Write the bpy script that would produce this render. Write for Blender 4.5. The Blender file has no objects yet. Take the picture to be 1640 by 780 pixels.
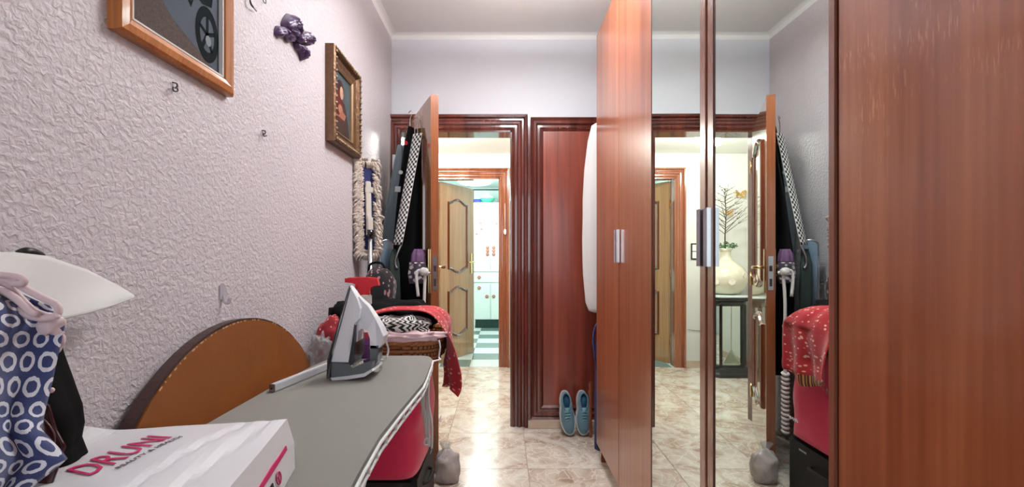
import bpy, bmesh, math, random
from mathutils import Vector, Matrix, noise
random.seed(7)
PI = math.pi
SC = bpy.context.scene
COL = SC.collection
F = 702.0; VX = 805.0; VY = 412.0; CH = 1.155
# ---------------------------------------------------------------- camera, world, lights
cam = bpy.data.objects.new('camera', bpy.data.cameras.new('camera'))
COL.objects.link(cam)
cam.location = (0, 0, CH); cam.rotation_euler = (PI/2, 0, 0)
cam.data.sensor_width = 36; cam.data.lens = F/1640*36
cam.data.shift_x = 15/1640; cam.data.shift_y = 22/1640
cam.data.clip_start = 0.02
SC.camera = cam
SC.view_settings.view_transform = 'Standard'; SC.view_settings.look = 'None'
SC.view_settings.exposure = 0.12; SC.view_settings.gamma = 1; SC.view_settings.use_curve_mapping = False
w = bpy.data.worlds.new('world'); SC.world = w; w.use_nodes = True
w.node_tree.nodes['Background'].inputs[0].default_value = (0.75, 0.85, 1, 1)
w.node_tree.nodes['Background'].inputs[1].default_value = 1.0
def light(name, kind, loc, energy, color, size=None, rot=(0, 0, 0), sy=None, parent=None):
    l = bpy.data.lights.new(name, kind); l.energy = energy; l.color = color
    if kind == 'AREA':
        l.size = size
        if sy: l.shape = 'RECTANGLE'; l.size_y = sy
    else: l.shadow_soft_size = size
    o = bpy.data.objects.new(name, l); COL.objects.link(o); o.location = loc; o.rotation_euler = rot
    return o
# daylight through the window in the wall behind the camera
light('window_daylight', 'AREA', (-0.05, -1.34, 1.55), 12, (0.95, 0.97, 1.0), 1.1, (PI/2, 0, 0), 1.3)
# added fill lights above the frame, one down, one up to brighten the ceiling
light('room_fill_light', 'AREA', (0.18, 1.85, 2.44), 19, (0.97, 0.98, 1.0), 0.4)
light('room_fill_uplight', 'AREA', (0.18, 1.85, 2.53), 48, (0.98, 0.98, 1.0), 0.4, (PI, 0, 0))

# ---------------------------------------------------------------- helpers
def P(x, y, z): return Vector(((x-VX)*z/F, z, CH-(y-VY)*z/F))
def S2L(c):
    return tuple(((v/255)/12.92 if v/255 <= .04045 else (((v/255)+.055)/1.055)**2.4) for v in c)+(1,)
def nm(m): return m.node_tree.nodes, m.node_tree.links
def mat(name, rgb, rough=.5, metal=0, bump=0, bscale=60, coat=0, spec=.5, trans=0, sheen=0, emit=None, estr=0, var=0, vscale=6, crough=.1, alpha=1):
    m = bpy.data.materials.new(name); m.use_nodes = True
    n, l = nm(m); b = n['Principled BSDF']
    c = S2L(rgb)
    b.inputs['Base Color'].default_value = c
    b.inputs['Roughness'].default_value = rough; b.inputs['Metallic'].default_value = metal
    b.inputs['Coat Weight'].default_value = coat; b.inputs['Coat Roughness'].default_value = crough
    b.inputs['Specular IOR Level'].default_value = spec
    b.inputs['Transmission Weight'].default_value = trans
    b.inputs['Sheen Weight'].default_value = sheen
    b.inputs['Alpha'].default_value = alpha
    if emit: b.inputs['Emission Color'].default_value = S2L(emit); b.inputs['Emission Strength'].default_value = estr
    tc = n.new('ShaderNodeTexCoord')
    if var:
        t = n.new('ShaderNodeTexNoise'); t.inputs['Scale'].default_value = vscale; t.inputs['Detail'].default_value = 6
        l.new(tc.outputs['Object'], t.inputs['Vector'])
        mx = n.new('ShaderNodeMix'); mx.data_type = 'RGBA'
        mx.inputs[6].default_value = tuple(v*(1-var) for v in c[:3])+(1,); mx.inputs[7].default_value = tuple(min(1, v*(1+var)) for v in c[:3])+(1,)
        l.new(t.outputs['Fac'], mx.inputs[0]); l.new(mx.outputs[2], b.inputs['Base Color'])
    if bump:
        t = n.new('ShaderNodeTexNoise'); t.inputs['Scale'].default_value = bscale; t.inputs['Detail'].default_value = 3
        l.new(tc.outputs['Object'], t.inputs['Vector'])
        bp = n.new('ShaderNodeBump'); bp.inputs['Strength'].default_value = bump; bp.inputs['Distance'].default_value = .01
        l.new(t.outputs['Fac'], bp.inputs['Height']); l.new(bp.outputs[0], b.inputs['Normal'])
    return m
def ramp(n, stops):
    r = n.new('ShaderNodeValToRGB'); e = r.color_ramp.elements
    e[0].position, e[0].color = stops[0][0], stops[0][1]; e[1].position, e[1].color = stops[-1][0], stops[-1][1]
    for p, c in stops[1:-1]: k = e.new(p); k.color = c
    return r
def wood(name, dark, mid, light_, rough=.25, coat=.6, scale=1.0, axis='Z', crough=.08, knots=0, scuff=0):
    m = bpy.data.materials.new(name); m.use_nodes = True; n, l = nm(m); b = n['Principled BSDF']
    tc = n.new('ShaderNodeTexCoord'); mp = n.new('ShaderNodeMapping')
    s = [14*scale]*3; s['XYZ'.index(axis)] = .55*scale
    mp.inputs['Scale'].default_value = s; l.new(tc.outputs['Object'], mp.inputs['Vector'])
    t = n.new('ShaderNodeTexNoise'); t.inputs['Scale'].default_value = 1; t.inputs['Detail'].default_value = 5; t.inputs['Distortion'].default_value = .8+knots
    l.new(mp.outputs[0], t.inputs['Vector'])
    mp2 = n.new('ShaderNodeMapping'); s2 = [160*scale]*3; s2['XYZ'.index(axis)] = 4*scale
    mp2.inputs['Scale'].default_value = s2; l.new(tc.outputs['Object'], mp2.inputs['Vector'])
    t2 = n.new('ShaderNodeTexNoise'); t2.inputs['Scale'].default_value = 1; t2.inputs['Detail'].default_value = 2
    l.new(mp2.outputs[0], t2.inputs['Vector'])
    r = ramp(n, [(.25, S2L(dark)), (.5, S2L(mid)), (.75, S2L(light_))]); l.new(t.outputs['Fac'], r.inputs[0])
    mx = n.new('ShaderNodeMix'); mx.data_type = 'RGBA'; mx.blend_type = 'MULTIPLY'; mx.inputs[0].default_value = .5
    r2 = ramp(n, [(.35, (.62, .55, .5, 1)), (.6, (1, 1, 1, 1))]); l.new(t2.outputs['Fac'], r2.inputs[0])
    l.new(r.outputs[0], mx.inputs[6]); l.new(r2.outputs[0], mx.inputs[7]); 
    out = mx.outputs[2]
    if scuff:   # worn varnish: short pale vertical scratches in a band around shoulder height
        g = n.new('ShaderNodeNewGeometry'); sx = n.new('ShaderNodeSeparateXYZ'); l.new(g.outputs['Position'], sx.inputs[0])
        mr = n.new('ShaderNodeMath'); mr.operation = 'SUBTRACT'; l.new(sx.outputs['Z'], mr.inputs[0]); mr.inputs[1].default_value = scuff
        ab = n.new('ShaderNodeMath'); ab.operation = 'ABSOLUTE'; l.new(mr.outputs[0], ab.inputs[0])
        fa = n.new('ShaderNodeMapRange'); l.new(ab.outputs[0], fa.inputs[0]); fa.inputs[1].default_value = .08; fa.inputs[2].default_value = .28; fa.inputs[3].default_value = 1; fa.inputs[4].default_value = 0
        mp3 = n.new('ShaderNodeMapping'); mp3.inputs['Scale'].default_value = (420, 420, 36); l.new(tc.outputs['Object'], mp3.inputs['Vector'])
        t3 = n.new('ShaderNodeTexNoise'); t3.inputs['Scale'].default_value = 1; l.new(mp3.outputs[0], t3.inputs['Vector'])
        t4 = n.new('ShaderNodeTexNoise'); t4.inputs['Scale'].default_value = 9; l.new(tc.outputs['Object'], t4.inputs['Vector'])
        a = n.new('ShaderNodeMapRange'); l.new(t3.outputs['Fac'], a.inputs[0]); a.inputs[1].default_value = .56; a.inputs[2].default_value = .64
        c = n.new('ShaderNodeMapRange'); l.new(t4.outputs['Fac'], c.inputs[0]); c.inputs[1].default_value = .5; c.inputs[2].default_value = .62
        m1 = n.new('ShaderNodeMath'); m1.operation = 'MULTIPLY'; l.new(a.outputs[0], m1.inputs[0]); l.new(c.outputs[0], m1.inputs[1])
        m2 = n.new('ShaderNodeMath'); m2.operation = 'MULTIPLY'; l.new(m1.outputs[0], m2.inputs[0]); l.new(fa.outputs[0], m2.inputs[1])
        m3 = n.new('ShaderNodeMath'); m3.operation = 'MULTIPLY'; l.new(m2.outputs[0], m3.inputs[0]); m3.inputs[1].default_value = .35
        mz = n.new('ShaderNodeMix'); mz.data_type = 'RGBA'; l.new(m3.outputs[0], mz.inputs[0]); l.new(out, mz.inputs[6]); mz.inputs[7].default_value = S2L((225, 160, 120))
        out = mz.outputs[2]
    l.new(out, b.inputs['Base Color'])
    b.inputs['Roughness'].default_value = rough; b.inputs['Coat Weight'].default_value = coat; b.inputs['Coat Roughness'].default_value = crough
    return m
def uvmat(name, build, rough=.85, sheen=.2, bump=0):
    m = bpy.data.materials.new(name); m.use_nodes = True; n, l = nm(m); b = n['Principled BSDF']
    uv = n.new('ShaderNodeUVMap'); b.inputs['Roughness'].default_value = rough; b.inputs['Sheen Weight'].default_value = sheen
    l.new(build(n, l, uv.outputs[0]), b.inputs['Base Color'])
    return m
def M_(n, l, op, a, b=None, c=None):
    q = n.new('ShaderNodeMath'); q.operation = op
    for i, v in enumerate((a, b, c)):
        if v is None: continue
        if isinstance(v, (int, float)): q.inputs[i].default_value = v
        else: l.new(v, q.inputs[i])
    return q.outputs[0]

def _fin(name, bm, me, m, parent, smooth, label, cat, group, kind, mods):
    if parent is not None:
        r = parent
        while r.parent: r = r.parent
        inv = (Matrix.Translation(r.location) @ r.rotation_euler.to_matrix().to_4x4()).inverted()
        bmesh.ops.transform(bm, matrix=inv, verts=bm.verts)
    bm.to_mesh(me); bm.free()
    if smooth:
        for p in me.polygons: p.use_smooth = True
    o = bpy.data.objects.new(name, me); COL.objects.link(o)
    for k in (m if isinstance(m, (list, tuple)) else [m]):
        if k: me.materials.append(k)
    if parent is not None: o.parent = parent
    else:
        vs = [v.co for v in me.vertices]
        c = Vector(((min(v.x for v in vs)+max(v.x for v in vs))/2, (min(v.y for v in vs)+max(v.y for v in vs))/2, min(v.z for v in vs)))
        me.transform(Matrix.Translation(-c)); o.location = c
    if label: o['label'] = label
    if cat: o['category'] = cat
    if group: o['group'] = group
    if kind: o['kind'] = kind
    for md in mods:
        t = md[0]; q = o.modifiers.new(t.lower(), t)
        for k, v in md[1].items(): setattr(q, k, v)
    return o
def nb(): return bmesh.new()
def obj(name, bm, m=None, parent=None, smooth=False, label=None, cat=None, group=None, kind=None, mods=(), recalc=True):
    if recalc: bmesh.ops.recalc_face_normals(bm, faces=bm.faces)
    return _fin(name, bm, bpy.data.meshes.new(name), m, parent, smooth, label, cat, group, kind, mods)
def thing(name, label, cat, loc=(0, 0, 0), rz=0, group=None, kind=None):
    o = bpy.data.objects.new(name, None); COL.objects.link(o); o.location = loc; o.rotation_euler = (0, 0, rz); o.empty_display_size = .1
    if label: o['label'] = label
    if cat: o['category'] = cat
    if group: o['group'] = group
    if kind: o['kind'] = kind
    return o
def box(bm, x0, x1, y0, y1, z0, z1, bev=0):
    r = bmesh.ops.create_cube(bm, size=1)['verts']
    for v in r: v.co = Vector(((x0+x1)/2+v.co.x*(x1-x0), (y0+y1)/2+v.co.y*(y1-y0), (z0+z1)/2+v.co.z*(z1-z0)))
    if bev:
        es = list({e for v in r for e in v.link_edges})
        bmesh.ops.bevel(bm, geom=es, offset=bev, segments=2, affect='EDGES', clamp_overlap=True)
    return bm
def bx(*a, **k): return box(nb(), *a, **k)
def pl(o, U, V, W=None):
    o = Vector(o); U = Vector(U).normalized(); V = Vector(V).normalized(); W = Vector(W).normalized() if W else U.cross(V)
    return lambda u, v, w=0: o+U*u+V*v+W*w
def pbox(bm, f, u0, u1, v0, v1, w0, w1, bev=0):
    c = [bm.verts.new(f(u, v, w_)) for w_ in (w0, w1) for u, v in ((u0, v0), (u1, v0), (u1, v1), (u0, v1))]
    fs = [bm.faces.new([c[i] for i in q]) for q in ((0, 1, 2, 3), (7, 6, 5, 4), (0, 4, 5, 1), (1, 5, 6, 2), (2, 6, 7, 3), (3, 7, 4, 0))]
    if bev:
        bmesh.ops.bevel(bm, geom=list({e for q in fs for e in q.edges}), offset=bev, segments=2, affect='EDGES', clamp_overlap=True)
    return bm
def loft(bm, rings, cap=True, closed=True):
    rr = [[bm.verts.new(p) for p in r] for r in rings]; n = len(rings[0])
    for a, b in zip(rr, rr[1:]):
        for i in range(n if closed else n-1):
            j = (i+1) % n
            bm.faces.new((a[i], a[j], b[j], b[i]))
    if cap and closed: bm.faces.new(rr[0][::-1]); bm.faces.new(rr[-1])
    return bm
def tube(bm, pts, r, n=8, cap=True, closed=False):
    pts = [Vector(p) for p in pts]; N = len(pts); rings = []
    up = Vector((0, 0, 1)); prev = None
    for i, p in enumerate(pts):
        if closed: t = pts[(i+1) % N]-pts[i-1]
        else: t = pts[min(i+1, N-1)]-pts[max(i-1, 0)]
        t.normalize() if t.length > 1e-9 else None
        if prev is None:
            a = t.cross(up); a = t.cross(Vector((1, 0, 0))) if a.length < .1 else a
        else: a = prev-t*prev.dot(t); a = t.cross(up) if a.length < 1e-6 else a
        a.normalize(); prev = a; b = t.cross(a)
        rr = r[i] if isinstance(r, (list, tuple)) else r
        rings.append([p+a*math.cos(2*PI*k/n)*rr+b*math.sin(2*PI*k/n)*rr for k in range(n)])
    if closed: rings.append(rings[0]); return loft(bm, rings, False)
    return loft(bm, rings, cap)
def smoothpts(pts, k=6):
    pts = [Vector(p) for p in pts]; out = []
    for i in range(len(pts)-1):
        p0 = pts[max(i-1, 0)]; p1 = pts[i]; p2 = pts[i+1]; p3 = pts[min(i+2, len(pts)-1)]
        for j in range(k):
            t = j/k
            out.append(.5*((2*p1)+(p2-p0)*t+(2*p0-5*p1+4*p2-p3)*t*t+(3*p1-p0-3*p2+p3)*t*t*t))
    return out+[pts[-1]]
def lathe(bm, prof, c, n=32, cap=True):
    return loft(bm, [[Vector((c[0]+r*math.cos(2*PI*i/n), c[1]+r*math.sin(2*PI*i/n), c[2]+z)) for i in range(n)] for r, z in prof], cap)
def prism(bm, pts, f, w0, w1, bev=0):
    a = [bm.verts.new(f(u, v, w0)) for u, v in pts]; b = [bm.verts.new(f(u, v, w1)) for u, v in pts]; n = len(pts)
    fs = [bm.faces.new(a[::-1]), bm.faces.new(b)]+[bm.faces.new((a[i], a[(i+1) % n], b[(i+1) % n], b[i])) for i in range(n)]
    if bev: bmesh.ops.bevel(bm, geom=list(set(fs[0].edges) | set(fs[1].edges)), offset=bev, segments=2, affect='EDGES', clamp_overlap=True)
    return bm
def sweep(bm, f, pts, prof, closed=False):      # moulding with mitred corners: prof = [(offset to the left of the path, height)]
    N = len(pts); rings = []
    P2 = [Vector(p) for p in pts]
    for i, p in enumerate(P2):
        a = (p-P2[i-1]) if (i > 0 or closed) else (P2[1]-p); b = (P2[(i+1) % N]-p) if (i < N-1 or closed) else (p-P2[i-1])
        a = a.normalized(); b = b.normalized()
        na = Vector((-a.y, a.x)); nb_ = Vector((-b.y, b.x)); m = na+nb_
        m = m/ max(m.dot(na), .3) if m.length > 1e-6 else na
        rings.append([f(p.x+m.x*o, p.y+m.y*o, h) for o, h in prof])
    if closed: rings.append(rings[0])
    loft(bm, rings, not closed, True)
    if closed: bmesh.ops.remove_doubles(bm, verts=bm.verts, dist=1e-5)
    return bm
def sheet(bm, fn, nu, nv):
    uvl = bm.loops.layers.uv.verify()
    g = [[bm.verts.new(fn(i/nu, j/nv)) for j in range(nv+1)] for i in range(nu+1)]
    for i in range(nu):
        for j in range(nv):
            q = bm.faces.new((g[i][j], g[i+1][j], g[i+1][j+1], g[i][j+1]))
            for lp, (a, b) in zip(q.loops, ((i, j), (i+1, j), (i+1, j+1), (i, j+1))): lp[uvl].uv = (a/nu, b/nv)
    return bm
SOL = lambda t: ('SOLIDIFY', {'thickness': t, 'offset': 0})
SUB = ('SUBSURF', {'levels': 1, 'render_levels': 1})
def nz(p, s=1, seed=0): return noise.noise(Vector(p)*s+Vector((seed*7.3, seed*3.1, seed*1.7)))
def lump(bm, c, size, amp=.15, fs=6, seed=0, n=24, m=14, sq=2.5, flat=.0):
    uvl = bm.loops.layers.uv.verify(); rows = []
    for j in range(m+1):
        th = PI*j/m-PI/2; row = []
        for i in range(n):
            ph = 2*PI*i/n
            sg = lambda x: (1 if x >= 0 else -1)*abs(x)**(2/sq)
            p = Vector((sg(math.cos(th))*sg(math.cos(ph)), sg(math.cos(th))*sg(math.sin(ph)), sg(math.sin(th))))
            k = 1+amp*(nz(p, fs/3, seed)+.5*abs(nz(p, fs, seed+3)))
            q = Vector((p.x*size[0]*k, p.y*size[1]*k, p.z*size[2]*k))
            if q.z < -size[2]*(1-flat): q.z = -size[2]*(1-flat)
            row.append(bm.verts.new(Vector(c)+q))
        rows.append(row)
    for j in range(m):
        for i in range(n):
            k = (i+1) % n
            fc = bm.faces.new((rows[j][i], rows[j][k], rows[j+1][k], rows[j+1][i]))
            for lp, (a, b) in zip(fc.loops, ((i, j), (i+1, j), (i+1, j+1), (i, j+1))): lp[uvl].uv = (a/n, b/m)
    bmesh.ops.remove_doubles(bm, verts=bm.verts, dist=1e-6)
    return bm
def garment(bm, levels, folds=7, fa=.12, n=40, seed=0, sub=5):
    uvl = bm.loops.layers.uv.verify(); L = []
    for a, b in zip(levels, levels[1:]):
        for k in range(sub):
            t = k/sub
            L.append([a[q]*(1-t)+b[q]*t for q in range(6)])
    L.append(list(levels[-1])); rows = []
    for li, (Z, cx, cy, a, b, ang) in enumerate(L):
        row = []
        for i in range(n):
            ph = 2*PI*i/n; k = 1+fa*math.sin(folds*ph+seed+Z*1.5)+fa*.8*nz((math.cos(ph)*2, math.sin(ph)*2, Z*2), 1.3, seed)
            x = a*math.cos(ph)*k; y = b*math.sin(ph)*k; c, s = math.cos(ang), math.sin(ang)
            row.append(bm.verts.new((cx+x*c-y*s, cy+x*s+y*c, Z)))
        rows.append(row)
    for j in range(len(rows)-1):
        for i in range(n):
            k = (i+1) % n; fc = bm.faces.new((rows[j][i], rows[j][k], rows[j+1][k], rows[j+1][i]))
            for lp, (a, b) in zip(fc.loops, ((i, j), (i+1, j), (i+1, j+1), (i, j+1))): lp[uvl].uv = (a/n, b/(len(rows)-1))
    bm.faces.new(rows[0][::-1]); bm.faces.new(rows[-1])
    return bm
def text_bm(txt, size, f, depth=.0006, space=1.0, shear=0, w=.0, sx=1):
    cu = bpy.data.curves.new('t', 'FONT'); cu.body = txt; cu.size = size; cu.space_character = space; cu.shear = shear; cu.extrude = 0; cu.offset = w
    cu.resolution_u = 2
    o = bpy.data.objects.new('t', cu); COL.objects.link(o)
    bpy.context.view_layer.update()
    me = bpy.data.meshes.new_from_object(o.evaluated_get(bpy.context.evaluated_depsgraph_get()))
    bpy.data.objects.remove(o); bm = nb(); bm.from_mesh(me); bpy.data.meshes.remove(me)
    r = bmesh.ops.extrude_face_region(bm, geom=bm.faces[:])
    up = [v for v in r['geom'] if isinstance(v, bmesh.types.BMVert)]
    ups = set(up)
    for v in bm.verts: v.co = f(v.co.x*sx, v.co.y, depth if v in ups else 0)
    return bm

# ---------------------------------------------------------------- materials
def stucco(name, rgb, scale, strength, rough=.55, dist=.006):
    m = mat(name, rgb, rough); n, l = nm(m); b = n['Principled BSDF']; tc = n['Texture Coordinate']
    t = n.new('ShaderNodeTexNoise'); t.inputs['Scale'].default_value = scale; t.inputs['Detail'].default_value = 4; t.inputs['Distortion'].default_value = .6
    l.new(tc.outputs['Object'], t.inputs['Vector'])
    r = ramp(n, [(.36, (0, 0, 0, 1)), (.68, (1, 1, 1, 1))]); l.new(t.outputs['Fac'], r.inputs[0])
    bp = n.new('ShaderNodeBump'); bp.inputs['Strength'].default_value = strength; bp.inputs['Distance'].default_value = dist
    l.new(r.outputs[0], bp.inputs['Height']); l.new(bp.outputs[0], b.inputs['Normal'])
    return m
m_stucco = stucco('pebbled_paint', (204, 197, 202), 84, .55, .5, dist=.004)
m_wall = stucco('smooth_paint', (214, 217, 224), 12, .08, .6)
m_ceil = stucco('ceiling_paint', (236, 236, 233), 9, .06, .7)
m_hall = stucco('hall_paint', (222, 222, 216), 14, .06, .5)
m_mint = mat('mint_paint', (212, 230, 226), .5)
m_cherry = wood('cherry_laminate', (124, 62, 36), (148, 80, 47), (168, 98, 60), .3, .6, .55, crough=.12, knots=1.2, scuff=1.45)
m_cherry_d = wood('cherry_stile', (104, 60, 44), (132, 80, 60), (150, 96, 74), .25, .8, 1)
m_mahog = wood('mahogany_varnish', (68, 28, 22), (92, 40, 32), (112, 54, 42), .22, .8, 1.0, crough=.06)
m_mahpan = wood('mahogany_panel', (98, 44, 34), (130, 58, 42), (150, 76, 56), .28, .5, .5, crough=.18)
m_mahog_x = wood('mahogany_varnish_x', (64, 16, 12), (92, 28, 20), (116, 42, 28), .22, .8, 1.0, axis='X', crough=.06)
m_honey = wood('honey_varnish', (150, 104, 60), (166, 118, 72), (178, 132, 84), .15, .9, .6, crough=.02)
m_honeyedge = wood('door_edge_wood', (104, 54, 28), (132, 72, 38), (150, 88, 48), .3, .5, 1)
m_darkmould = wood('dark_moulding', (70, 26, 16), (98, 42, 26), (122, 60, 38), .15, 1, 1, crough=.03)
m_frame2 = wood('hall_frame_wood', (112, 60, 38), (140, 80, 52), (160, 98, 66), .2, .8, 1, crough=.05)
m_table = mat('table_brown', (128, 74, 30), .45, bump=.1, bscale=30, var=.22, vscale=7, coat=.2)
m_tedge = mat('table_edge', (58, 34, 30), .6, bump=.2, bscale=80)
m_chrome = mat('brushed_chrome', (205, 205, 210), .22, 1)
m_steel = mat('steel', (170, 170, 172), .3, 1)
m_gold = mat('brass', (214, 190, 140), .2, 1)
m_black = mat('black_cloth', (9, 9, 11), .95, spec=.2)
m_blackgl = mat('black_gloss', (16, 15, 17), .15, coat=.5)
m_white = mat('white_plastic', (226, 226, 226), .35)
m_whitecl = mat('white_cloth', (212, 210, 208), .9, bump=.15, bscale=400, sheen=.2)
m_grey = mat('board_cover', (124, 122, 116), .85, bump=.15, bscale=500, var=.08, vscale=3)
m_mirror = mat('mirror_glass', (222, 232, 228), .0, 1)
m_magenta = mat('magenta_fabric', (220, 16, 84), .55, bump=.1, bscale=300, sheen=.2)
m_red = mat('red_plastic', (214, 24, 42), .35)
m_navy = mat('navy', (34, 52, 104), .6)
def marble():
    m = bpy.data.materials.new('marbled_tile'); m.use_nodes = True; n, l = nm(m); b = n['Principled BSDF']
    g = n.new('ShaderNodeNewGeometry'); oi = n.new('ShaderNodeObjectInfo')
    ad = n.new('ShaderNodeVectorMath'); ad.operation = 'ADD'; l.new(g.outputs['Position'], ad.inputs[0])
    sc = n.new('ShaderNodeVectorMath'); sc.operation = 'SCALE'; l.new(oi.outputs['Location'], sc.inputs[0]); sc.inputs[3].default_value = 3.7; l.new(sc.outputs[0], ad.inputs[1])
    t = n.new('ShaderNodeTexNoise'); t.inputs['Scale'].default_value = 5.5; t.inputs['Detail'].default_value = 6; t.inputs['Distortion'].default_value = 1.2; l.new(ad.outputs[0], t.inputs['Vector'])
    r = ramp(n, [(.3, S2L((158, 134, 118))), (.42, S2L((188, 170, 154))), (.55, S2L((206, 196, 184))), (.75, S2L((220, 215, 206)))]); l.new(t.outputs['Fac'], r.inputs[0])
    wv = n.new('ShaderNodeVectorMath'); wv.operation = 'MULTIPLY_ADD'; l.new(t.outputs['Color'], wv.inputs[0]); wv.inputs[1].default_value = (.22, .22, .22); l.new(ad.outputs[0], wv.inputs[2])
    v = n.new('ShaderNodeTexVoronoi'); v.feature = 'DISTANCE_TO_EDGE'; v.inputs['Scale'].default_value = 13; l.new(wv.outputs[0], v.inputs['Vector'])
    rv = ramp(n, [(.0, (1, 1, 1, 1)), (.07, (0, 0, 0, 1))]); l.new(v.outputs['Distance'], rv.inputs[0])
    mx = n.new('ShaderNodeMix'); mx.data_type = 'RGBA'; l.new(M_(n, l, 'MULTIPLY', rv.outputs[0], .7), mx.inputs[0]); l.new(r.outputs[0], mx.inputs[6]); mx.inputs[7].default_value = S2L((232, 228, 220))
    l.new(mx.outputs[2], b.inputs['Base Color']); b.inputs['Roughness'].default_value = .22; b.inputs['Coat Weight'].default_value = .3; b.inputs['Coat Roughness'].default_value = .05
    return m
m_marble = marble()
m_grout = mat('grout', (150, 136, 122), .9)
m_tgreen = mat('green_tile', (112, 134, 130), .2, var=.15); m_twhite = mat('white_tile', (216, 228, 224), .2, var=.05)
m_stone = mat('stone_trim', (196, 176, 156), .3, var=.2, vscale=14)

# ---------------------------------------------------------------- room shell
XL = -.76; XR = 1.12; YB = 3.0; YK = -1.3; ZC = 2.68
def struct(name, bm, m, parent=None, **k): return obj(name, bm, m, parent, kind=None if parent else 'structure', **k)
struct('wall_left', bx(XL-.12, XL, YK-.12, YB+.12, 0, ZC+.02), m_stucco)
struct('wall_right', bx(XR, XR+.12, YK-.12, YB, 0, ZC+.02), m_wall)
OPL = -.70; OPR = .064; OPT = 2.02       # opening of the room door
b = nb(); box(b, XL, OPL, YB, YB+.12, 0, ZC); box(b, OPL, OPR, YB, YB+.12, OPT, ZC); box(b, OPR, 1.7, YB, YB+.12, 0, ZC); box(b, -1.62, XL-.12, YB, YB+.12, 0, ZC)
struct('wall_back', b, m_wall)
b = nb()   # wall behind the camera with its window opening
box(b, XL, -.62, YK-.12, YK, 0, ZC); box(b, .52, XR, YK-.12, YK, 0, ZC); box(b, -.62, .52, YK-.12, YK, 0, .88); box(b, -.62, .52, YK-.12, YK, 2.22, ZC)
struct('wall_front', b, m_wall)
b = nb(); fp = pl((0, YK-.03, 0), (1, 0, 0), (0, 0, 1), (0, 1, 0))
sweep(b, fp, [(-.62, .88), (.52, .88), (.52, 2.22), (-.62, 2.22)], [(0, 0), (0, .04), (.05, .04), (.05, 0)], True); pbox(b, fp, -.07, -.03, .9, 2.2, 0, .04)
struct('window_1', b, m_white)
struct('ceiling', bx(XL-.12, XR+.12, YK-.12, YB, ZC, ZC+.1), m_ceil)
# soft cove where ceiling meets the walls
def cove(name, pts):
    b = nb(); f = pl((0, 0, ZC), (1, 0, 0), (0, 1, 0), (0, 0, -1)); r = .035
    prof = [(0, 0)]+[(r-r*math.sin(a*PI/8), r-r*math.cos(a*PI/8)) for a in range(5)]
    prof = [(0, 0), (r, 0), (r*.62, r*.12), (r*.3, r*.3), (r*.12, r*.62), (0, r)]
    sweep(b, f, pts, prof); return struct(name, b, m_ceil)
cove('trim_1', [(XL, YB), (XL, YK)]); cove('trim_2', [(XR, YB), (XL, YB)])

# floors: slab with single tiles on it
fl = struct('floor', bx(-1.62, 1.75, YK-.12, 4.62, -.08, -.004), m_grout)
T = .487; x0 = .137; y0 = 2.88
cache = {}
def tile(x1, x2, y1, y2, m, par, nme='floor_tile', th=.012):
    key = (round(x2-x1, 3), round(y2-y1, 3), m.name)
    if key not in cache:
        me = bpy.data.meshes.new(nme); q = nb(); w_, h_ = (x2-x1)/2, (y2-y1)/2
        pbox(q, lambda u, v, w: Vector((u, v, w)), -w_, w_, -h_, h_, -th, 0); bmesh.ops.recalc_face_normals(q, faces=q.faces)
        q.to_mesh(me); q.free(); me.materials.append(m); cache[key] = me
    o = bpy.data.objects.new(nme, cache[key]); COL.objects.link(o); o.parent = par
    pl_ = Vector(((x1+x2)/2, (y1+y2)/2, 0)); o.location = pl_-par.location
    return o
g = .0015
for i in range(-5, 5):
    for j in range(-9, 5):
        a, b_, c, d = x0+i*T, x0+(i+1)*T, y0+j*T, y0+(j+1)*T
        lo, hi = (XL, XR) if d <= YB+.06 else (-1.5, 1.7)
        if c >= 4.62 or b_ <= lo+.02 or a >= hi: continue
        tile(max(a, lo)+g, min(b_, hi)-g, max(c, YK)+g, min(d, 4.62)-g, m_marble, fl)
kf = struct('floor_kitchen', bx(-1.4, .6, 4.62, 7.9, -.08, -.004), m_grout)
for i in range(-4, 3):
    for j in range(0, 10):
        a = -.35+i*.32; c = 4.625+j*.32
        tile(a+.001, a+.319, c+.001, c+.319, m_tgreen if (i+j) % 2 == 1 else m_twhite, kf, 'checker_tile')

# hall and kitchen shell
struct('wall_hall_left', bx(-1.62, -1.5, YB+.12, 4.62, 0, ZC), m_hall)
struct('wall_hall_right', bx(1.7, 1.82, YB, 4.62, 0, ZC), m_hall)
struct('ceiling_hall', bx(-1.62, 1.82, YB+.12, 4.72, 2.245, 2.35), m_hall)
O2L = -.70; O2R = -.03; O2T = 1.99
b = nb(); box(b, -1.62, O2L, 4.62, 4.72, 0, ZC); box(b, O2L, O2R, 4.62, 4.72, O2T, ZC); box(b, O2R, 1.82, 4.62, 4.72, 0, ZC)
struct('wall_hall_back', b, m_hall)
b = nb(); box(b, -1.5, O2L-.1, 4.605, 4.62, 0, .07, .003); box(b, O2R+.1, 1.7, 4.605, 4.62, 0, .07, .003); struct('baseboard_hall', b, m_stone)
struct('baseboard_hall_left', bx(-1.5, -1.485, YB+.14, 4.6, 0, .07, bev=.003), m_stone)
struct('wall_kitchen_left', bx(-1.5, -1.4, 4.72, 7.9, 0, 2.45), m_mint); struct('wall_kitchen_right', bx(.6, .7, 4.72, 7.9, 0, 2.45), m_mint)
struct('wall_kitchen_back', bx(-1.5, .7, 7.9, 8.0, 0, 2.45), m_mint); struct('ceiling_kitchen', bx(-1.5, .7, 4.72, 8.0, 2.4, 2.5), m_mint)

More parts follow.
